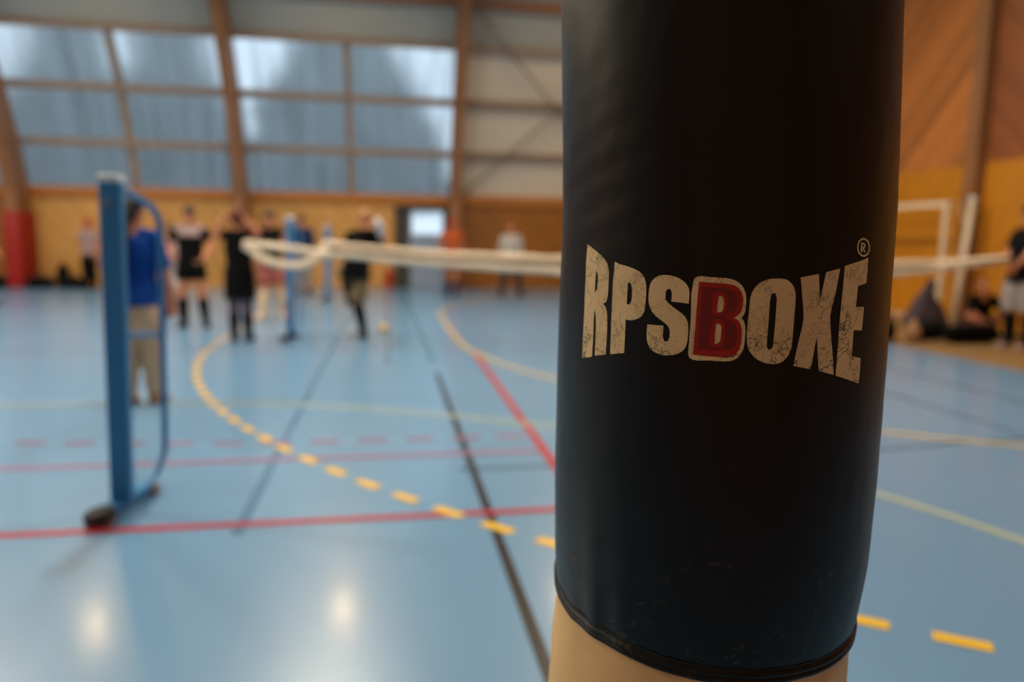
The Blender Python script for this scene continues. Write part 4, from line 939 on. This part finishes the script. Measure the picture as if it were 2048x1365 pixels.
decal('red_face', LOGO['Bred'], 'print_red', .0007, printed['Bback'])
decal('dark_face', LOGO['Bdark'], 'print_darkred', .0010, printed['Bback'])
mark = decal('registered_mark', LOGO['ring'], 'print_cream', .0004, bag)
decal('mark_letter', LOGO['r'], 'print_cream', .0004, mark)

# ------------------------------------------------------------------ badminton posts
def net_post():
    t = thing('net_post', 'nearest blue net post with its tube frame and a black wheel on its foot', 'net post', (-1.25, 3.55, 0), 0, 'blue net posts in a row')
    bm = bmesh.new()
    lean = Matrix.Rotation(0, 3, 'Y')
    box(bm, (0.018, 0, 0.79), (0.092, 0.070, 1.46), Matrix.Rotation(0.0, 3, 'Y'), bev=0.012)
    for v in bm.verts: v.co.x += 0.030*(v.co.z/1.5)
    link('post', bm, 'blue_metal', t)
    bm = bmesh.new(); box(bm, (0.048, 0, 1.535), (0.100, 0.078, 0.035), bev=0.012); link('post_cap', bm, 'cap_grey', t)
    d = V((0.20, 0.98, 0)).normalized()
    bm = bmesh.new()
    L = 0.42
    top = V((0.048, 0.03, 1.50))
    pts = [top, top+d*0.20+V((0, 0, -.035)), top+d*0.34+V((-.004, 0, -.085)), d*L+V((0.040, 0, 1.34)), d*L+V((0.038, 0, 1.20)), d*L+V((0.026, 0, 0.7)), d*L+V((0.014, 0, 0.24)), d*(L-.03)+V((0.012, 0, 0.15)), d*(L-.12)+V((0.01, 0, 0.075)), d*0.20+V((0, 0, 0.045))]
    tube(bm, pts, 0.017, 12, sub=5); link('tube_frame', bm, 'blue_metal', t)
    bm = bmesh.new(); tube(bm, [V((0.035, 0.03, 0.835)), d*L+V((0.027, 0, 0.785))], 0.013, 10); link('cross_bar', bm, 'blue_metal', t)
    bm = bmesh.new(); R_ = Matrix.Rotation(math.atan2(-d.x, d.y), 3, 'Z')
    box(bm, d*0.06+V((0, 0, 0.042)), (0.07, 0.40, 0.045), R_, bev=0.008); link('foot_bar', bm, 'blue_metal', t)
    wc = -d*0.15 + V((0.0, 0, 0.042))
    bm = bmesh.new(); prof = [(0.012, -0.026), (0.050, -0.026), (0.064, -0.018), (0.067, 0.0), (0.064, 0.018), (0.050, 0.026), (0.012, 0.026)]
    lathe(bm, prof, 28)
    Q = Matrix.Rotation(0.10, 3, 'X') @ Matrix.Rotation(-0.10, 3, 'Y')
    for v in bm.verts: v.co = Q @ v.co + wc
    w = link('wheel', bm, 'rubber', t)
    bm = bmesh.new(); lathe(bm, [(0.02, -0.034), (0.060, -0.034), (0.064, -0.028), (0.060, -0.020), (0.02, -0.020)], 20)
    for v in bm.verts: v.co = Q @ v.co + wc
    link('wheel_rim', bm, 'rust', w)
    bm = bmesh.new(); box(bm, d*0.26+V((0, 0, 0.022)), (0.09, 0.06, 0.044), R_, bev=0.012); link('foot_pad', bm, 'rust', t)
    bm = bmesh.new(); box(bm, wc+V((0.02, 0.03, 0.0)), (0.05, 0.05, 0.03), R_, bev=0.006); link('wheel_bracket', bm, 'rust', t)
    bm = bmesh.new(); tube(bm, [(0.045, -0.038, 1.40), (0.045, -0.065, 1.40), (0.045, -0.065, 1.44)], 0.006, 8); link('net_hook', bm, 'steel', t)
    return t
P1 = net_post()
P2 = copy_tree(P1); P2.location = (-1.25, 9.60, 0); P2['label'] = 'middle blue net post of the row, crossed by the slack net tape'
P3 = copy_tree(P1); P3.location = (-1.27, 15.65, 0); P3['label'] = 'farthest and smallest blue net post of the row, under the tape loop'

# ------------------------------------------------------------------ slack badminton net rolled up, only its white tapes showing
net = thing('badminton_net', 'rolled white-taped badminton net strung across the court behind the bag', 'net', (0, 8.8, 1.1))
def strand(name, pts, r, material, z_off=0, fl=0.6):
    bm = bmesh.new()
    pts = [V(p)-V((0, 8.8, 1.1)) for p in pts]
    tube(bm, pts, r, 12, sub=5)
    for v in bm.verts: v.co += V((noise.noise(v.co*4.0), noise.noise(v.co*4.0+V((7, 0, 0))), noise.noise(v.co*5.0+V((0, 9, 0)))))*0.012 + V((noise.noise(v.co*13), noise.noise(v.co*13+V((3, 0, 0))), noise.noise(v.co*15+V((0, 5, 0)))))*0.010
    return link(name, bm, material, net)
strand('upper_tape', [(-0.801, 9.142, 1.12), (-0.728, 9.133, 1.216), (-0.609, 9.119, 1.218), (-0.444, 9.099, 1.202), (0.151, 9.027, 1.151), (0.75, 8.955, 1.117), (1.354, 8.883, 1.096), (2.115, 8.793, 1.076), (3.193, 8.667, 1.047), (4.443, 8.523, 1.033), (5.711, 8.379, 1.05), (6.351, 8.307, 1.083), (6.996, 8.235, 1.11), (7.762, 8.15, 1.165)], 0.036, 'tape')
strand('lower_tape', [(-0.821, 9.105, 1.09), (-0.679, 9.088, 1.104), (-0.444, 9.059, 1.096), (0.149, 8.987, 1.044), (0.747, 8.915, 1.01), (1.349, 8.843, 0.976), (2.108, 8.753, 0.943), (3.184, 8.627, 0.902), (4.43, 8.483, 0.905), (5.693, 8.339, 0.951), (6.331, 8.267, 0.978), (6.968, 8.195, 1.055), (7.744, 8.13, 1.152)], 0.050, 'tape')
strand('slack_tape', [(-1.673, 9.15, 1.215), (-1.489, 9.128, 1.194), (-1.257, 9.1, 1.174), (-1.027, 9.091, 1.147), (-0.798, 9.112, 1.114)], 0.042, 'tape')
strand('slack_tape', [(-1.663, 9.15, 1.186), (-1.55, 9.136, 1.105), (-1.407, 9.118, 1.018), (-1.233, 9.096, 0.967), (-1.058, 9.074, 0.958), (-0.902, 9.085, 1.012), (-0.798, 9.112, 1.102)], 0.046, 'tape')
strand('net_mesh', [(-0.681, 9.053, 1.157), (-0.445, 9.024000000000001, 1.149), (0.15, 8.952, 1.097), (0.75, 8.88, 1.063), (1.354, 8.808, 1.035), (2.116, 8.718, 1.009), (3.196, 8.592, 0.974), (4.447, 8.448, 0.971), (5.716, 8.304, 1.0), (6.357, 8.232000000000001, 1.027), (7.0, 8.16, 1.079), (7.763, 8.075000000000001, 1.158)], 0.014, 'net')

# ------------------------------------------------------------------ handball goal pushed to the gable wall
g = thing('handball_goal', 'white handball goal frame standing against the ochre gable wall', 'goal', (9.08, 10.86, 0))
for y in (0.0, 3.0):
    bm = bmesh.new(); box(bm, (0, y, 1.0), (0.07, 0.07, 2.0), bev=0.006); link('goal_post', bm, 'white_paint', g)
bm = bmesh.new(); box(bm, (0, 1.5, 2.0), (0.08, 3.08, 0.08), bev=0.006); link('crossbar', bm, 'white_paint', g)
for y in (0.0, 3.0):
    bm = bmesh.new(); tube(bm, [(0.02, y, 1.98), (0.25, y, 1.96), (0.45, y, 1.2), (0.50, y, 0.05)], 0.018, 10, sub=4); link('rear_stay', bm, 'white_paint', g)
bm = bmesh.new(); tube(bm, [(0.50, 0, 0.03), (0.50, 3.0, 0.03)], 0.02); link('ground_bar', bm, 'white_paint', g)
t = thing('spare_post', 'thick white post leaning against the gable wall beside the goal', 'post', (9.22, 10.66, 0))
bm = bmesh.new(); tube(bm, [(0, 0, 0.0), (0.20, 0.06, 2.07)], 0.052, 16); link('shaft', bm, 'white_paint', t)
bm = bmesh.new(); tube(bm, [(0.199, 0.06, 2.05), (0.206, 0.062, 2.11)], 0.058, 16); link('post_cap', bm, 'cap_grey', t)

# ------------------------------------------------------------------ bags on the floor
def sports_bag(label, loc, rz, size, mn='black', strap='charcoal', group=None):
    t = thing('sports_bag', label, 'bag', loc, rz, group)
    L, W_, H_ = size
    bm = bmesh.new()
    chain(bm, [(-L/2+.06, 0, H_*.48), (-L/2+.12, 0, H_*.5), (0, 0, H_*.5), (L/2-.12, 0, H_*.5), (L/2-.06, 0, H_*.48)], [(W_*.44, H_*.44), (W_*.5, H_*.5), (W_*.52, H_*.5), (W_*.5, H_*.5), (W_*.44, H_*.44)], 22, ref=V((0, 1, 0)))
    for v in bm.verts:
        v.co.z = max(0.0, v.co.z + 0.02*noise.noise(v.co*7+V(loc)))
    link('bag_body', bm, mn, t)
    bm = bmesh.new(); tube(bm, [(-L*.42, 0, H_*.985), (0, 0, H_*1.01), (L*.42, 0, H_*.985)], 0.008, 8, sub=4); link('zip', bm, 'steel', t)
    for sy in (-1, 1):
        bm = bmesh.new(); tube(bm, [(-L*.2, sy*W_*.48, H_*.6), (-L*.17, sy*W_*.38, H_*1.0), (0, sy*W_*.2, H_*1.22), (L*.17, sy*W_*.38, H_*1.0), (L*.2, sy*W_*.48, H_*.6)], 0.011, 8, sub=4); link('handle', bm, strap, t)
    return t
def backpack(label, loc, rz, mn, h=0.48, group=None):
    t = thing('backpack', label, 'bag', loc, rz, group)
    bm = bmesh.new(); chain(bm, [(0, 0, 0.02), (0, 0, 0.10), (0, 0, h*.6), (0, -.01, h*.86), (0, -.015, h)], [(.13, .08), (.165, .11), (.155, .105), (.115, .08), (.05, .04)], 20); link('pack_body', bm, mn, t)
    bm = bmesh.new(); chain(bm, [(0, -.10, .07), (0, -.115, .16), (0, -.10, .25)], [(.10, .03), (.11, .04), (.09, .03)], 16); link('front_pocket', bm, mn, t)
    bm = bmesh.new(); tube(bm, [(-.04, 0, h-.02), (0, .01, h+.05), (.04, 0, h-.02)], 0.009, 8, sub=4); link('handle', bm, mn, t)
    for sx in (-1, 1):
        bm = bmesh.new(); tube(bm, [(sx*.06, .07, h-.04), (sx*.085, .15, h*.6), (sx*.10, .09, .10)], 0.014, 8, sub=4); link('shoulder_strap', bm, mn, t)
    return t
BG = 'bags lying along the walls'
sports_bag('black holdall on the floor just right of the red padding, left of the backpack', (-8.20, 19.25, 0), .05, (.50, .3, .27), group=BG)
backpack('black backpack standing upright behind and between two holdalls at the far wall', (-7.90, 19.72, 0), 0, 'black', .56, group=BG)
sports_bag('black holdall on the floor right of the upright backpack at the far wall', (-7.52, 19.25, 0), -.05, (.58, .3, .25), group=BG)
sports_bag('small black holdall on the floor left of the red padding', (-9.2, 19.4, 0), .1, (.5, .28, .24), group=BG)
sports_bag('black holdall nearest the punching bag, left of the small beige bag', (6.72, 9.05, 0), 1.2, (.56, .30, .32), group=BG)
sports_bag('short black holdall right of the small beige bag, below the jacket heap', (7.48, 9.08, 0), .15, (.50, .30, .27), group=BG)
sports_bag('long black holdall in front of the sitting person', (7.84, 8.72, 0), .1, (.78, .28, .26), group=BG)
backpack('small beige bag standing between two black holdalls', (7.03, 8.82, 0), .3, 'tan', .34, group=BG).scale = (0.6, 0.6, 0.85)
t = thing('jacket', 'purple-grey jacket heaped up high between the goal post and the bags', 'jacket', (8.50, 10.45, 0))
bm = bmesh.new()
chain(bm, [(-.02, 0, .06), (0, 0, .2), (.03, .02, .42), (.07, .03, .60), (.09, .03, .68)], [(.36, .22), (.30, .18), (.20, .14), (.11, .09), (.05, .05)], 18)
chain(bm, [(-.02, -.02, .36), (-.22, -.10, .20), (-.34, -.14, .08)], [.08, .075, .06], 14)
chain(bm, [(.16, -.02, .38), (.27, -.08, .18), (.30, -.12, .08)], [.08, .075, .06], 14)
for v in bm.verts: v.co.z = max(0.0, v.co.z); v.co += V((noise.noise(v.co*6), noise.noise(v.co*6+V((5, 0, 0))), 0))*0.03
fuse('jacket_body', bm, 'slate', t, .012)
bm = bmesh.new(); chain(bm, [(.02, .0, .60), (.10, .02, .73), (.17, .05, .66)], [(.08, .06), (.085, .07), (.05, .05)], 14); fuse('hood', bm, 'slate', t, .012)

# small things
t = thing('ball', 'small pale yellow ball lying alone on the blue floor', 'ball', (-0.06, 10.2, 0.066))
bm = bmesh.new(); ell(bm, (0, 0, 0), (.066, .066, .066), seg=28); link('ball_body', bm, 'ball', t)
bm = bmesh.new(); tube(bm, [(.0658*math.cos(2*PI*k/40), .0658*math.sin(2*PI*k/40), 0.0) for k in range(41)], .002, 6); link('seam', bm, 'tan', t)
t = thing('fire_extinguisher', 'small red extinguisher standing at the wall left of the dark door', 'fire extinguisher', (0.02, 19.82, 0))
bm = bmesh.new(); lathe(bm, [(.05, 0), (.085, .01), (.09, .05), (.09, .40), (.07, .46), (.03, .49), (.03, .52)], 28); link('cylinder_body', bm, 'ext_red', t)
bm = bmesh.new(); box(bm, (0, 0, .545), (.04, .10, .03), bev=.008); box(bm, (0, -.03, .575), (.025, .12, .015), Matrix.Rotation(.2, 3, 'X'), bev=.005); link('valve', bm, 'steel', t)
bm = bmesh.new(); tube(bm, [(.02, 0, .53), (.09, -.02, .50), (.115, -.03, .35), (.10, -.02, .18)], .011, 8, sub=4); link('hose', bm, 'rubber', t)
